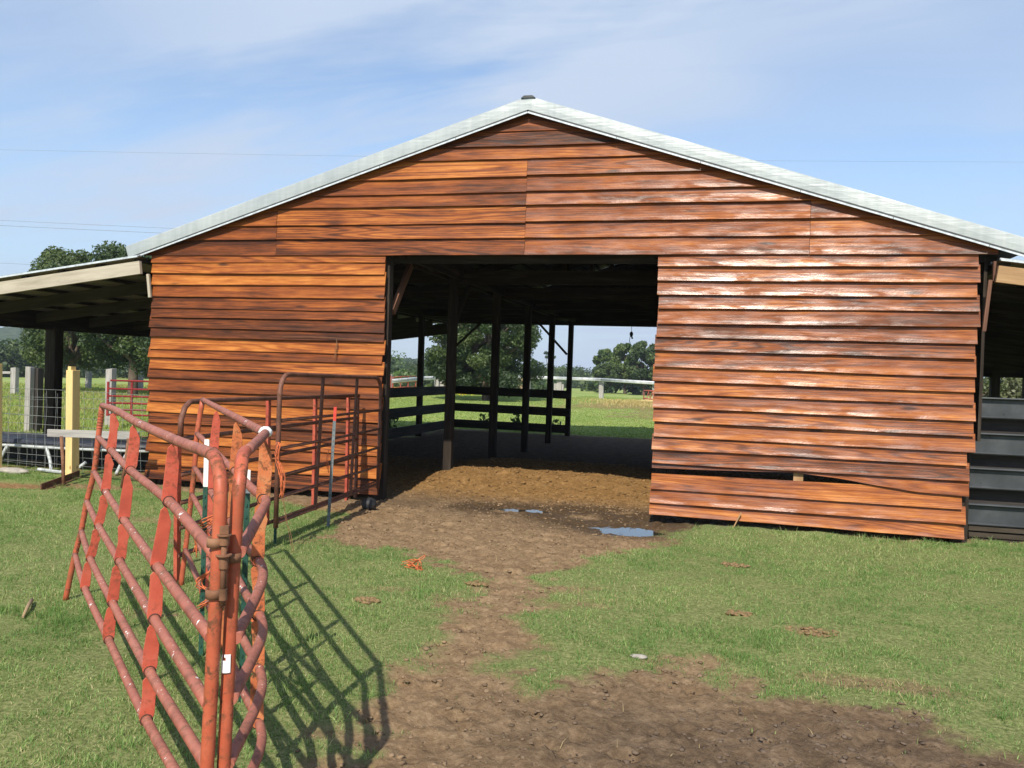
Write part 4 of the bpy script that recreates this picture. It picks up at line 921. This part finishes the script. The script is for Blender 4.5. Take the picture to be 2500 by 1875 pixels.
twine('baling_twine', [(-.06, -3.22, .03), (.0, -3.18, .04), (.06, -3.25, .035), (.02, -3.2, .05), (-.08, -3.24, .03)], 'twine', 'orange twine scrap on the soil beside the left grass patch', 7, .05, .003)

# ------------------------------------------------------------------ left yard: posts, mesh fence, trampoline, stand
def wood_post(x, y, h, w, d, mat, label, cap=True, rot=0, grp=None, cut=.0):
    t = MB(); z0 = hz(x, y) - .15; o_ = Matrix.Rotation(rot, 3, 'Z'); t.box((x, y, (z0 + h) / 2), (w, d, h - z0), o_)
    for k in range(len(t.v)):
        v_ = t.v[k]
        if v_[2] > h - .01: t.v[k] = (v_[0], v_[1], v_[2] - cut * random.random())
    return tag(t.build('fence_post', mat, None, .004), label, 'fence post', grp)
yp = thing('fence_post', 'tall new yellow pine post in full sun', 'fence post', (-6.1, 0, 0), 'yellow pine posts')
mb = MB(); mb.beam((-6.10, .03, -.1), (-6.13, .03, 1.44), .105, .14, (0, 1, 0)); mb.build('shaft', 'yellow_wood', yp, .004)
mb = MB(); mb.box((-6.15, .03, 1.465), (.05, .09, .05)); mb.build('offcut', 'yellow_wood', yp)
tag(MB().beam((-7.36, .03, -.1), (-7.40, .03, 1.49), .105, .14, (0, 1, 0)).build('fence_post', 'yellow_wood', None, .004), 'yellow pine post cut by the left photo edge', 'fence post', 'yellow pine posts')
wood_post(-11.86, 5.34, 1.40, .13, .12, 'grey_wood', 'pale weathered half of the paired posts at far left', cut=.02)
wood_post(-11.79, 5.50, 1.38, .12, .16, 'rail_black', 'half of the paired posts at far left with shade painted black', cut=.02)  # black wood stands in for the unlit side of the posts
wood_post(-14.1, 8.05, 1.24, .09, .09, 'tan_wood', 'thin tan post just right of the paired posts')
wood_post(-11.72, 7.62, 1.39, .17, .17, 'grey_wood', 'square silver grey post beside the maroon gate', cut=.03)
for x_, y_, h_, l_ in ((-27.3, 20.8, 1.15, 'grey post far out in the left pasture'), (-31.4, 30.0, .95, 'slim pale post before the left oak shade'), (-28.9, 31.0, .98, 'pale post top above the maroon gate')):
    wood_post(x_, y_, h_, .26, .2, 'grey_wood', l_, cut=.05)
mb = MB(); mb.beam((-27.4, 20.7, .9), (-31.5, 20.3, .80), .06, .1); tag(mb.build('fence_rail', 'grey_wood'), 'old rail running left from the far pasture post', 'fence rail')
# mesh fence
wf = thing('wire_mesh_fence', 'square galvanised wire mesh strung left from the barn corner', 'fence', (-7, .15, 0))
mb = MB(); rw = .0028
zs_ = [.035, .15, .265, .40, .535, .67, .80, .93, 1.05, 1.15]
for z_ in zs_:
    pts = [(x_, .14 + .012 * math.sin(x_ * 3 + z_ * 5), z_ + .012 * math.sin(x_ * 1.7 + z_ * 11)) for x_ in np.arange(-10.2, -4.9, .22)]; mb.tube(pts, rw, 4, False)
x_ = -4.98
while x_ > -10.2:
    mb.tube([(x_ + .01 * math.sin(z_ * 9 + x_), .146, z_) for z_ in zs_], rw, 4, False); x_ -= .152
mb.build('mesh', 'wire', wf)
mb = MB()
for z_ in (.1, .33, .56, .79, 1.02): mb.tube([(x_, .42 + .02 * math.sin(x_ * 2), z_ + .02 * math.sin(x_ * 2.1 + z_)) for x_ in np.arange(-10.2, -6.6, .3)], .0022, 4, False)
x_ = -6.7
while x_ > -10.2: mb.tube([(x_, .42, .05), (x_ - .02, .42, 1.1)], .0022, 4, False); x_ -= .21
mb.build('inner_mesh', 'wire', wf)
# maroon gate
mg = thing('pipe_gate', 'maroon painted pipe gate in the left pasture beside the grey post', 'gate', (-10, 7.3, 0))
a, b = Vector((-11.45, 7.2, 0)), Vector((-8.4, 8.1, 0))
for z_ in (1.12, .93, .76, .60, .45, .33): mb = MB(); mb.tube([a + Vector((.06 if z_ > 1.1 else 0, 0, z_)), b + Vector((0, 0, z_ + .01))], .022, 8); mb.build('rail', 'gate_maroon', mg)
for t in (0, .17, .5, 1): p = a.lerp(b, t); mb = MB(); mb.beam((p.x, p.y, 1.09 if t == 0 else 1.12), (p.x, p.y, .3), .05, .03, (0, 1, 0)); mb.build('upright', 'gate_maroon', mg)
# long low frame with curved steel legs
tr = thing('low_frame', 'long low black topped frame on curved white steel legs behind the mesh', 'frame', (-7.5, .85, 0))
cx, cy = -7.45, .93
def oval(a_, b_, z, n=72):
    L = []
    for i in range(n):
        c, s_ = math.cos(2 * PI * i / n), math.sin(2 * PI * i / n); x_ = a_ * math.copysign(abs(c) ** .6, c); y_ = b_ * math.copysign(abs(s_) ** .75, s_); L.append((cx + x_, cy + y_ + .05 * x_, z))
    return L
mb = MB(); q = oval(2.05, .46, .325); mb.tube(q + [q[0]], .023, 10, False); mb.build('ring_tube', 'white_steel', tr)
mb = MB(); mb.grid([oval(2.08, .50, .368), oval(2.07, .49, .42), oval(1.9, .36, .435), oval(1.88, .34, .40)], lambda i, j: (i, j), True, True); mb.build('edge_pad', 'pad', tr)
mb = MB(); q = oval(1.9, .36, .41); b0 = len(mb.v); mb.v.extend(q); mb.face(list(range(len(q)))); mb.build('top_sheet', 'black', tr)
for lx, ly, sg in ((-9.2, .42, 1), (-8.5, .42, -1), (-7.62, .45, 1), (-6.9, .5, -1), (-5.75, .62, 1), (-5.6, 1.1, 1), (-6.6, 1.42, 1), (-8.0, 1.36, 1), (-9.1, 1.25, 1)):
    c0 = Vector((lx, ly, 0)); mb = MB(); mb.tube(crom([c0 + Vector((.05 * sg, .0, .33)), c0 + Vector((.03 * sg, -.01, .28)), c0 + Vector((-.04 * sg, -.03, .14)), c0 + Vector((-.09 * sg, -.06, .0))], 4), .024, 8); mb.build('leg', 'white_steel', tr)
mb = MB(); mb.tube(crom([(-6.90, .30, .035), (-6.7, .27, .03), (-6.45, .25, .028), (-6.3, .30, .06), (-6.22, .42, .16)], 5), .024, 8); lab(mb.build('base_tube', 'white_steel', tr), 'white base tube lying on the soil')
mb = MB(); mb.box((-7.4, 1.25, .2), (3.7, .03, .34)); mb.build('under_shadow_sheet', 'black', tr)  # black sheet added as the shadow underneath the frame
# T stand with board
ws = thing('board_stand', 'old plank on a rusty pipe leg with angle iron foot', 'stand', (-5.6, -.6, 0))
mb = MB(); mb.beam((-6.02, -.5, .635), (-4.72, -.44, .66), .04, .095); mb.build('plank', 'grey_wood', ws, .003)
mb = MB(); mb.tube([(-5.80, -.52, .60), (-5.72, -.57, .3), (-5.65, -.63, .0)], .021, 10); mb.build('leg', 'rust', ws)
mb = MB(); mb.tube([(-4.85, -.46, .62), (-4.9, -.5, .0)], .02, 10); mb.build('leg', 'rust', ws)
mb = MB(); mb.beam((-5.57, -1.08, .035), (-6.05, .10, .05), .012, .085); mb.beam((-5.55, -1.07, .0), (-6.03, .10, .01), .07, .012); mb.build('foot', 'gate_brown', ws)
mb = MB(); mb.ball((-7.15, .1, .015), .14, 12, 7, (2.0, .7, .35), .25); tag(mb.build('flat_stone', 'stone'), 'flat tan stone under the trampoline leg', 'stone')

# ------------------------------------------------------------------ litter
def pat(x, y, r, label):
    mb = MB(); rg = random.Random(int(x * 100)); z = hz(x, y)
    for k in range(46):
        a_ = rg.random() * 6.28; q = rg.random() ** .7 * r; mb.ball((x + math.cos(a_) * q * 1.5, y + math.sin(a_) * q * .8, z + .002 + rg.random() * .014), .006 + .011 * rg.random(), 6, 5, (1.5, 1, .7), .7)
    return tag(mb.build('dried_manure', 'dung'), label, 'manure', 'dried manure patches')
pat(2.963, -3.855, .12, 'largest crumbly tan manure patch in the right grass')
pat(2.52, -3.62, .06, 'small manure crumbs up left of the largest patch')
pat(2.5, -2.1, .08, 'flat tan manure patch halfway up the right grass')
pat(.62, -3.55, .06, 'dark manure clump on the soil path beside the left grass')
pat(.05, -4.25, .06, 'brown manure clump in the left grass at the shadow edge')
mb = MB(); z = hz(-1.78, -5.2); mb.tube([(-1.93, -5.07, z + .03), (-1.82, -5.22, z + .032), (-1.72, -5.36, z + .02)], .012, 8, True, 0, [.013, .012, .007]); tag(mb.build('stick', 'tan_wood'), 'short grey stick lying in the grass at far left', 'stick')
mb = MB(); z = hz(1.954, -4.77); mb.ball((1.954, -4.77, z + .006), .034, 12, 7, (1.5, .8, .38), .2); tag(mb.build('flat_stone', 'stone'), 'pale flat stone at the grass and soil border', 'stone')
mb = MB(); mb.beam((2.50, -.10, .0), (2.58, -.09, .17), .012, .022, (0, 1, 0)); tag(mb.build('wood_splinter', 'rafter_brown'), 'reddish wood splinter leaning on the lowest right board', 'splinter')

# ------------------------------------------------------------------ background fence, corral, feeder
gr = thing('guardrail_fence', 'pale steel guardrail on timber posts crossing the back pasture', 'fence', (-9, 55, 0))
GP = [(-16.6, 37.1, 1.00), (-16.4, 42, 1.18), (-16.2, 47.5, 1.29), (-15.5, 51.8, 1.45), (-12, 52.8, 1.44), (-8.9, 53.5, 1.43), (-6.8, 54.0, 1.43), (-2.65, 50.9, 1.335), (1.5, 48, 1.27), (6, 45, 1.2)]
for i in range(len(GP) - 1):
    a = Vector(GP[i]); b = Vector(GP[i + 1]); mb = MB(); d = (b - a).normalized(); nrm = d.cross(Vector((0, 0, 1))).normalized()
    rows = [[p + nrm * (.04 * (1 if k % 2 else -.6)) - Vector((0, 0, .062 * k)) for k in range(5)] for p in (a, b)]
    mb.grid([[tuple(q) for q in r] for r in rows], lambda i, j: (i, j), False, True); o = mb.build('rail', 'guard', gr); md = o.modifiers.new('thick', 'SOLIDIFY'); md.thickness = .01
for x_, y_ in ((-15.6, 52.2), (-12.2, 53.1), (-9.9, 53.5), (-6.85, 54.3), (-2.6, 51.2), (1.5, 48.2), (-16.3, 44)):
    h_ = 1.15 if x_ > -12 else 1.7; z0 = hz(x_, y_); mb = MB(); mb.beam((x_ + .05, y_ + .1, z0 - .2), (x_, y_ + .1, h_), .3 if x_ < -10 else .34, .22, (0, 1, 0)); mb.build('post', 'grey_wood', gr)
for x_, y_, h_ in ((-17.9, 50, 1.4), (-17.0, 52, 1.55), (-13.2, 55, 1.3), (-14.3, 56, 1.45), (-10.8, 57, .9), (-10.4, 57.4, .85), (-20.6, 42.0, 1.2), (-19.2, 43.2, 1.25)):
    wood_post(x_, y_, h_, .3, .25, 'tan_wood' if random.random() < .4 else 'grey_wood', 'rough timber post in the far corral seen through the barn', grp='timber posts of the far corral', cut=.1)
wood_post(-8.3, 13.2, 1.2, .16, .14, 'tan_wood', 'short brown fence post between the left stall boards and the pasture')
def corral(x0, y0, x1, y1, zoff):
    t = thing('corral_section', 'red pipe corral section in the far pasture seen through the barn', 'corral panel', (x0, y0, zoff), 'red corral sections in the far pasture')
    a = Vector((x0, y0, zoff)); b = Vector((x1, y1, zoff + .1))
    for z_ in (1.45, 1.1, .8, .5, .2): mb = MB(); mb.tube([a + Vector((0, 0, z_)), b + Vector((0, 0, z_))], .028, 6); mb.build('rail', 'corral_red', t)
    for k in (0, .33, .66, 1): p = a.lerp(b, k); mb = MB(); mb.beam((p.x, p.y, zoff - .2), (p.x, p.y, p.z + 1.45), .07, .05, (0, 1, 0)); mb.build('upright', 'corral_red', t)
zc_ = -.35
for q in ((-19.4, 34.5, -18.2, 36.5), (-18.1, 36.6, -17.3, 38.6), (-17.2, 38.7, -16.6, 41), (-16.4, 44.5, -15.6, 47.5), (-15.4, 47.6, -13.4, 48.6)): corral(*q, zc_ if q[0] < -17 else -.1)
fd = thing('hay_ring_feeder', 'red ring feeder beside scattered hay at the back pasture edge', 'feeder', (-1.8, 45.5, 0))
c0 = (-1.7, 45.3); 
for z_ in (.25, .75): mb = MB(); mb.tube([(c0[0] + 1.1 * math.cos(2 * PI * i / 28), c0[1] + 1.1 * math.sin(2 * PI * i / 28), z_) for i in range(29)], .03, 6, False); mb.build('hoop', 'corral_red', fd)
mb = MB()
for i in range(14):
    a_ = 2 * PI * i / 14; b_ = a_ + .25 * (1 if i % 2 else -1); mb.tube([(c0[0] + 1.1 * math.cos(a_), c0[1] + 1.1 * math.sin(a_), .03), (c0[0] + 1.1 * math.cos(b_), c0[1] + 1.1 * math.sin(b_), .75)], .022, 6, False)
mb.build('slant_bars', 'corral_red', fd)
mb = MB(); mb.ball((-1.7, 45.2, .0), 1.0, 18, 10, (1.5, 1.1, .32), .18); o = tag(mb.build('hay_pile', 'hay'), 'loose golden hay heaped inside the red ring feeder', 'hay')
n = 6000; x = rng.normal(-2.2, 1.7, n); y = rng.normal(42.5, 3.2, n)
tag(blades('scattered_hay', x, y, .08 + .1 * rng.random(n), np.full(n, .035), np.array([[.55, .43, .2]]) * (.7 + .5 * rng.random((n, 1))), 1.2, rng=rng), kind='stuff')
# small weeds against the back stall boards
for x_, y_, h_, l_ in ((-3.9, 12.7, .34, 'leafy weed left of centre behind the rear stall boards'), (-3.1, 12.7, .45, 'broad leafy weed at the middle of the rear stall boards'), (-2.1, 12.7, .3, 'small weed right of centre behind the rear stall boards'), (-5.3, 9.2, .4, 'weed outside the left stall boards')):
    n = 60; rg = np.random.default_rng(int(h_ * 1000)); hh = rg.random(n) * h_ + .1; aa = rg.random(n) * 6.28; q = rg.random(n) * .22
    P_ = np.stack([x_ + np.cos(aa) * q, y_ + np.sin(aa) * q * .5, hh + hz(x_, y_)], 1); u = rg.normal(size=(n, 3)) * .035; v = rg.normal(size=(n, 3)) * .035
    co_ = np.stack([P_ - u, P_ - v, P_ + u, P_ + v], 1).reshape(-1, 3); co_ = co_.tolist() + [[x_ - .01, y_, hz(x_, y_)], [x_ + .01, y_, hz(x_, y_)], [x_, y_, h_]]
    lp = list(range(n * 4)) + [n * 4, n * 4 + 1, n * 4 + 2]; stt = list(range(0, n * 4, 4)) + [n * 4]
    tag(raw_mesh('weed', np.array(co_), lp, stt, ['leaf'], ('col', np.tile([[.06, .12, .03, 1]], (len(co_), 1)))), l_, 'weed', 'weeds along the stall boards')

# ------------------------------------------------------------------ trees
def leaf_quads(C_, R_, n, size, rg, cols, flat=.75, gap=.0):
    """clumps C_ (k,3) radii R_ (k) -> leaf quads"""
    k = rg.choice(len(C_), n, p=(R_ ** 2) / (R_ ** 2).sum()); d = rg.normal(size=(n, 3)); d /= np.linalg.norm(d, axis=1)[:, None]
    rad = R_[k] * (rg.random(n) ** .42); P_ = C_[k] + d * rad[:, None] * np.array([1, 1, flat])
    nr = d * .5 + rg.normal(size=(n, 3)) * .55 + np.array([0, 0, .35]); nr /= np.linalg.norm(nr, axis=1)[:, None]
    t = np.cross(nr, rg.normal(size=(n, 3))); t /= np.linalg.norm(t, axis=1)[:, None]; b = np.cross(nr, t); s = size * (.55 + .9 * rg.random(n))[:, None]
    co_ = np.stack([P_ - t * s, P_ - b * s * .55, P_ + t * s, P_ + b * s * .55], 1)
    cc = cols[rg.integers(0, len(cols), len(C_))][k] * (.72 + .55 * rg.random((n, 1)))
    return co_.reshape(-1, 3), np.repeat(cc, 4, 0)
GREEN = np.array([[.040, .070, .020], [.055, .090, .026], [.070, .105, .032], [.090, .125, .040], [.045, .075, .030]])
LIME = np.array([[.085, .14, .035], [.11, .165, .045], [.07, .12, .035], [.13, .18, .055]])
PINE = np.array([[.030, .058, .024], [.04, .072, .028], [.05, .085, .032]])
def tree(name, x, y, h, rad, label, seed, n=26000, size=.11, cols=GREEN, low=.15, clumps=46, grp=None, lobes=None, cr=.25):
    rg = np.random.default_rng(seed); rp = random.Random(seed); z0 = hz(x, y); t = thing(name, label, 'tree', (x, y, z0), grp)
    C_ = []; 
    L = lobes or [(0, 0, .62, 1.0)]
    for k in range(clumps):
        lx, ly, lz, ls = L[k % len(L)]
        d = rg.normal(size=3); d /= np.linalg.norm(d); q = .55 + .45 * rg.random() ** .5
        c = np.array([lx * rad, ly * rad, h * lz]) + d * q * np.array([rad * ls * .8, rad * ls * .8, h * (lz - low) * .82 if d[2] < 0 else h * (1 - lz) * .86])
        C_.append(c)
    C_ = np.array(C_); C_[:, 2] = np.maximum(C_[:, 2], h * low)
    R_ = rad * cr * (.55 + .8 * rg.random(len(C_))); base = np.array([x, y, z0])
    co_, cc = leaf_quads(C_ + base, R_, n, size, rg, cols)
    o = raw_mesh('crown', co_, np.arange(len(co_)), np.arange(len(co_) // 4) * 4, ['leaf'], ('col', np.concatenate([cc, np.ones((len(cc), 1))], 1)), parent=t)
    mb = MB(); tr_ = h * .028 + .05; topz = h * .55
    mb.tube(crom([(x, y, z0 - .2), (x + rp.uniform(-.1, .1) * rad * .3, y, z0 + topz * .5), (x + rp.uniform(-.1, .1) * rad, y, z0 + topz)], 5), tr_, 9, radii=[tr_ * (1 - .6 * i / 10) for i in range(11)])
    for c in C_[::2]:
        s0 = Vector((x, y, z0 + h * rp.uniform(.2, .5))); e = Vector(tuple(c + base)); m_ = s0.lerp(e, .5) + Vector((0, 0, -.04 * h)); pts = crom([s0, m_, e], 3)
        mb.tube(pts, .03, 5, False, radii=[max(.012, tr_ * .42 * (1 - i / len(pts))) for i in range(len(pts))])
    mb.build('trunk', 'pine_bark', t)
    return t
tree('oak_tree', -28.9, 25.9, 7.1, 2.6, 'rounded dark oak left of the pair above the left lean-to roof', 3, 42000, .075, GREEN, .06, 80, 'two oaks behind the left lean-to', [(0, 0, .62, 1.05), (-.25, 0, .42, 1.1), (.1, 0, .76, .8), (-.5, 0, .68, .5)])
tree('oak_tree', -24.6, 24.9, 7.1, 2.9, 'rounded dark oak right of the pair touching the barn roof end', 4, 46000, .075, GREEN, .05, 86, 'two oaks behind the left lean-to', [(0, 0, .62, 1.05), (.3, 0, .42, 1.1), (-.15, 0, .78, .8), (-.4, 0, .7, .45)])
tree('oak_tree', -11.0, 37.5, 7.4, 3.6, 'broad spreading oak framed by the stall posts inside the barn opening', 5, 90000, .072, GREEN, .05, 120, None, [(0, 0, .55, 1), (-.3, 0, .35, .8), (.2, 0, .6, .8), (-.62, 0, .38, .4), (.1, 0, .3, .9)], cr=.20)
for k, (x_, y_, h_, r_0, l_, c_) in enumerate((
        (-14.6, 110, 6.1, 1.7, 'tall narrow pale tree at the left end of the right hand clump', LIME), (-10.8, 104, 6.6, 2.4, 'large round tree in the middle of the right hand clump', LIME),
        (-8.0, 100, 6.6, 2.8, 'dark broad tree second from right in the right hand clump', GREEN), (-5.0, 97, 6.2, 2.7, 'round tree at the right end of the right hand clump', GREEN), (-12.9, 102, 3.4, 2.0, 'low bushy tree under the narrow pale one', GREEN))):
    tree('field_tree', x_, y_, h_ + .6, r_0, l_, 20 + k, 17000, .16, c_, .02, 50, 'tree clump beyond the guardrail')
for k, (x_, y_, h_, r_0, l_) in enumerate(((10.4, 27, 2.7, 1.4, 'dark shrub by the siding corner behind the steel boards'), (12.2, 28, 2.9, 1.9, 'olive shrub right of the rear post behind the steel boards'), (14.8, 28.5, 2.9, 1.9, 'olive shrub at the right photo edge behind the steel boards'))):
    tree('shrub', x_, y_, h_, r_0, l_, 40 + k, 9000, .07, np.array([[.07, .09, .035], [.10, .12, .05], [.13, .14, .07]]), .05, 26, 'shrubs behind the right lean-to', cr=.32)
tree('pine_tree', -44.0, 215, 11.5, 1.8, 'lone tall pine rising above the far treeline', 60, 1600, .3, PINE, .72, 12)
# far woods: one mass
def woods():
    rg = np.random.default_rng(77); C_ = []; R_ = []; cs = []
    def row(a0, a1, d0, d1, n, h0, h1, r0, r1):
        for _ in range(n):
            a = math.radians(rg.uniform(a0, a1)); d = rg.uniform(d0, d1); x_ = 2.4 + d * math.sin(a); y_ = -9.7 + d * math.cos(a); h = rg.uniform(h0, h1); r = rg.uniform(r0, r1); z = float(H(np.array([x_]), np.array([y_]))[0])
            for q in range(7):
                C_.append((x_ + rg.normal() * r * .5, y_ + rg.normal() * r * .5, z + h * (.08 + .80 * rg.random()))); R_.append(r * rg.uniform(.45, .8))
    row(-30, 22, 215, 255, 420, 4.6, 6.6, 2.0, 3.4)          # behind the barn
    row(-30, -12, 95, 125, 70, 1.6, 2.8, 1.2, 2.0)            # low scrub mid left
    row(-22, 22, 108, 122, 60, 1.0, 1.8, 1.0, 1.7)
    row(-50, -36, 125, 160, 150, 3.6, 5.2, 1.6, 2.6)          # left pines
    row(-38, -22, 150, 200, 150, 4.5, 6.5, 1.8, 3.0)
    C_ = np.array(C_); R_ = np.array(R_)
    co_, cc = leaf_quads(C_, R_, 260000, .32, rg, np.concatenate([GREEN, LIME[:1], PINE]))
    o = raw_mesh('far_woods', co_, np.arange(len(co_)), np.arange(len(co_) // 4) * 4, ['leaf'], ('col', np.concatenate([cc, np.ones((len(cc), 1))], 1))); tag(o, kind='stuff')
woods()
# hills
def hill(a0, a1, d, hgt, seed, name):
    n, m_ = 160, 12; rows = []
    for j in range(m_ + 1):
        r = []
        for i in range(n + 1):
            a = math.radians(a0 + (a1 - a0) * i / n); dd_ = d + j * 30; e = math.sin(PI * i / n) ** .5; prof = math.sin(PI * .5 * min(1, j / 7.0))
            hh = hgt * prof * e * (.72 + .5 * float(fbm(i * .035, 1., seed, 3)) + .10 * float(vnoise(i * 1.1, j * 2., seed + 1))) - 6
            r.append((2.4 + dd_ * math.sin(a), -9.7 + dd_ * math.cos(a), hh))
        rows.append(r)
    mb = MB(); mb.grid(rows[::-1], lambda i, j: (i, j), False, True); return tag(mb.build(name, 'hill'), kind='structure')
hill(-66, -33, 430, 26, 5, 'hills'); hill(-27, -16, 300, 17.0, 9, 'hills')

# ------------------------------------------------------------------ overhead lines
def cable(pts, label, r=.010):
    a, b = [Vector(p) for p in pts]; L = []
    for i in range(31):
        t = i / 30; p = a.lerp(b, t); p.z -= 4 * .35 * t * (1 - t); L.append(p)
    mb = MB(); mb.tube(L, r, 4, False); tag(mb.build('power_line', 'cable'), label, 'cable', 'overhead lines')
def ext(p, q, t0, t1): p = Vector(p); q = Vector(q); return (p.lerp(q, t0), p.lerp(q, t1))
cable(ext((-39.1, 31.5, 9.6), (-29.4, 34.0, 9.6), -.6, 6.8), 'upper of the two close overhead lines left of the gable', .008)
cable(ext((-39.1, 31.5, 9.3), (-29.4, 34.0, 9.3), -.6, 6.8), 'lower of the two close overhead lines left of the gable', .010)
cable(((-52, 28.4, 13.5), (40, 51.5, 15.6)), 'faint highest overhead line crossing behind the gable', .0055)
cable(ext((-39, 31.5, 7.2), (-31, 33.5, 7.3), -.6, 3), 'lowest overhead line passing the left oaks', .007)

# ------------------------------------------------------------------ air
def air():
    mb = MB(); mb.box((0, 560, 27), (2200, 1400, 90)); me_o = mb.build('haze', 'ground'); m = bpy.data.materials.new('summer_haze'); m.use_nodes = True; t = m.node_tree; t.nodes.clear()
    o = t.nodes.new('ShaderNodeOutputMaterial'); v = t.nodes.new('ShaderNodeVolumePrincipled'); v.inputs['Color'].default_value = (.80, .88, 1, 1); v.inputs['Density'].default_value = .0004; v.inputs['Anisotropy'].default_value = .1
    t.links.new(v.outputs[0], o.inputs['Volume']); me_o.data.materials.clear(); me_o.data.materials.append(m); tag(me_o, kind='stuff')
air()

# ------------------------------------------------------------------ light and sky
SEL = math.radians(44.6)
tx, ty = math.sin(math.radians(-2.7)), math.cos(math.radians(-2.7))
sun = bpy.data.lights.new('sun', 'SUN'); sun.energy = 4.9; sun.angle = math.radians(.53); sun.color = (1, .93, .81)
so = bpy.data.objects.new('sun', sun); COL.objects.link(so)
so.rotation_euler = Vector((tx * math.cos(SEL), ty * math.cos(SEL), -math.sin(SEL))).to_track_quat('-Z', 'Y').to_euler(); so.location = (0, -20, 20)
w = bpy.data.worlds.new('World'); scene.world = w; w.use_nodes = True; nt = w.node_tree; nt.nodes.clear()
def wn(t_, **k):
    o = nt.nodes.new(t_)
    for a, b in k.items(): setattr(o, a, b)
    return o
sky = wn('ShaderNodeTexSky', sky_type='NISHITA'); sky.sun_disc = False; sky.sun_elevation = SEL; sky.sun_rotation = math.radians(180 - 2.7); sky.altitude = 100; sky.air_density = 1.0; sky.dust_density = .35; sky.ozone_density = 2.2
tc = wn('ShaderNodeTexCoord'); sx = wn('ShaderNodeSeparateXYZ'); nt.links.new(tc.outputs['Generated'], sx.inputs[0])
def wm(op, a, b, clamp=False):
    o = wn('ShaderNodeMath', operation=op, use_clamp=clamp)
    for i, q in enumerate((a, b)):
        if isinstance(q, bpy.types.NodeSocket): nt.links.new(q, o.inputs[i])
        else: o.inputs[i].default_value = q
    return o.outputs[0]
zz = wm('ADD', wm('MAXIMUM', sx.outputs[2], 0.0), .16)
cx_ = wn('ShaderNodeCombineXYZ'); nt.links.new(wm('DIVIDE', sx.outputs[0], zz), cx_.inputs[0]); nt.links.new(wm('DIVIDE', sx.outputs[1], zz), cx_.inputs[1])
def cloud(scale, rot, stretch, detail, rough, dist, loc=(0, 0, 0)):
    mp = wn('ShaderNodeMapping'); nt.links.new(cx_.outputs[0], mp.inputs[0]); mp.inputs['Rotation'].default_value = (0, 0, rot); mp.inputs['Scale'].default_value = stretch; mp.inputs['Location'].default_value = loc
    no = wn('ShaderNodeTexNoise'); nt.links.new(mp.outputs[0], no.inputs['Vector']); no.inputs['Scale'].default_value = scale; no.inputs['Detail'].default_value = detail; no.inputs['Roughness'].default_value = rough; no.inputs['Distortion'].default_value = dist
    return no.outputs[0]
def wr(v, a, b, c, d):
    o = wn('ShaderNodeMapRange'); o.interpolation_type = 'SMOOTHSTEP'; nt.links.new(v, o.inputs[0])
    for i, q in enumerate((a, b, c, d)): o.inputs[i + 1].default_value = q
    return o.outputs[0]
c1 = wr(cloud(1.0, .75, (.55, 1.35, 1), 6, .55, .7, (3.1, 1.2, 0)), .36, .64, 0, .9)
c2_ = wr(cloud(1.6, .55, (.5, 2.6, 1), 8, .66, 1.1, (1.7, 5.2, 0)), .38, .72, 0, .5)
c3_ = wr(cloud(.5, 0, (1, 1, 1), 3, .5, .3, (7.7, 2.2, 0)), .35, .6, .35, 1.0)
cf = wm('MULTIPLY', wm('ADD', c1, c2_, True), c3_)
mx = wn('ShaderNodeMix', data_type='RGBA'); nt.links.new(cf, mx.inputs[0]); hm = wn('ShaderNodeMix', data_type='RGBA'); nt.links.new(wr(sx.outputs[2], .30, -.02, 0, .82), hm.inputs[0]); nt.links.new(sky.outputs[0], hm.inputs[6]); hm.inputs[7].default_value = (2.3, 3.2, 4.5, 1)
nt.links.new(hm.outputs[2], mx.inputs[6]); mx.inputs[7].default_value = (3.3, 3.95, 5.0, 1)
bg = wn('ShaderNodeBackground'); bg.inputs[1].default_value = .145; nt.links.new(mx.outputs[2], bg.inputs[0])
wo = wn('ShaderNodeOutputWorld'); nt.links.new(bg.outputs[0], wo.inputs[0])

# ------------------------------------------------------------------ render settings
vs = scene.view_settings; vs.view_transform = 'Standard'; vs.look = 'None'; vs.exposure = 0.3; vs.gamma = 1; vs.use_curve_mapping = False
scene.cycles.max_bounces = 6; scene.cycles.diffuse_bounces = 3; scene.cycles.glossy_bounces = 3; scene.cycles.transmission_bounces = 2
scene.cycles.use_denoising = True; scene.cycles.sample_clamp_indirect = 6
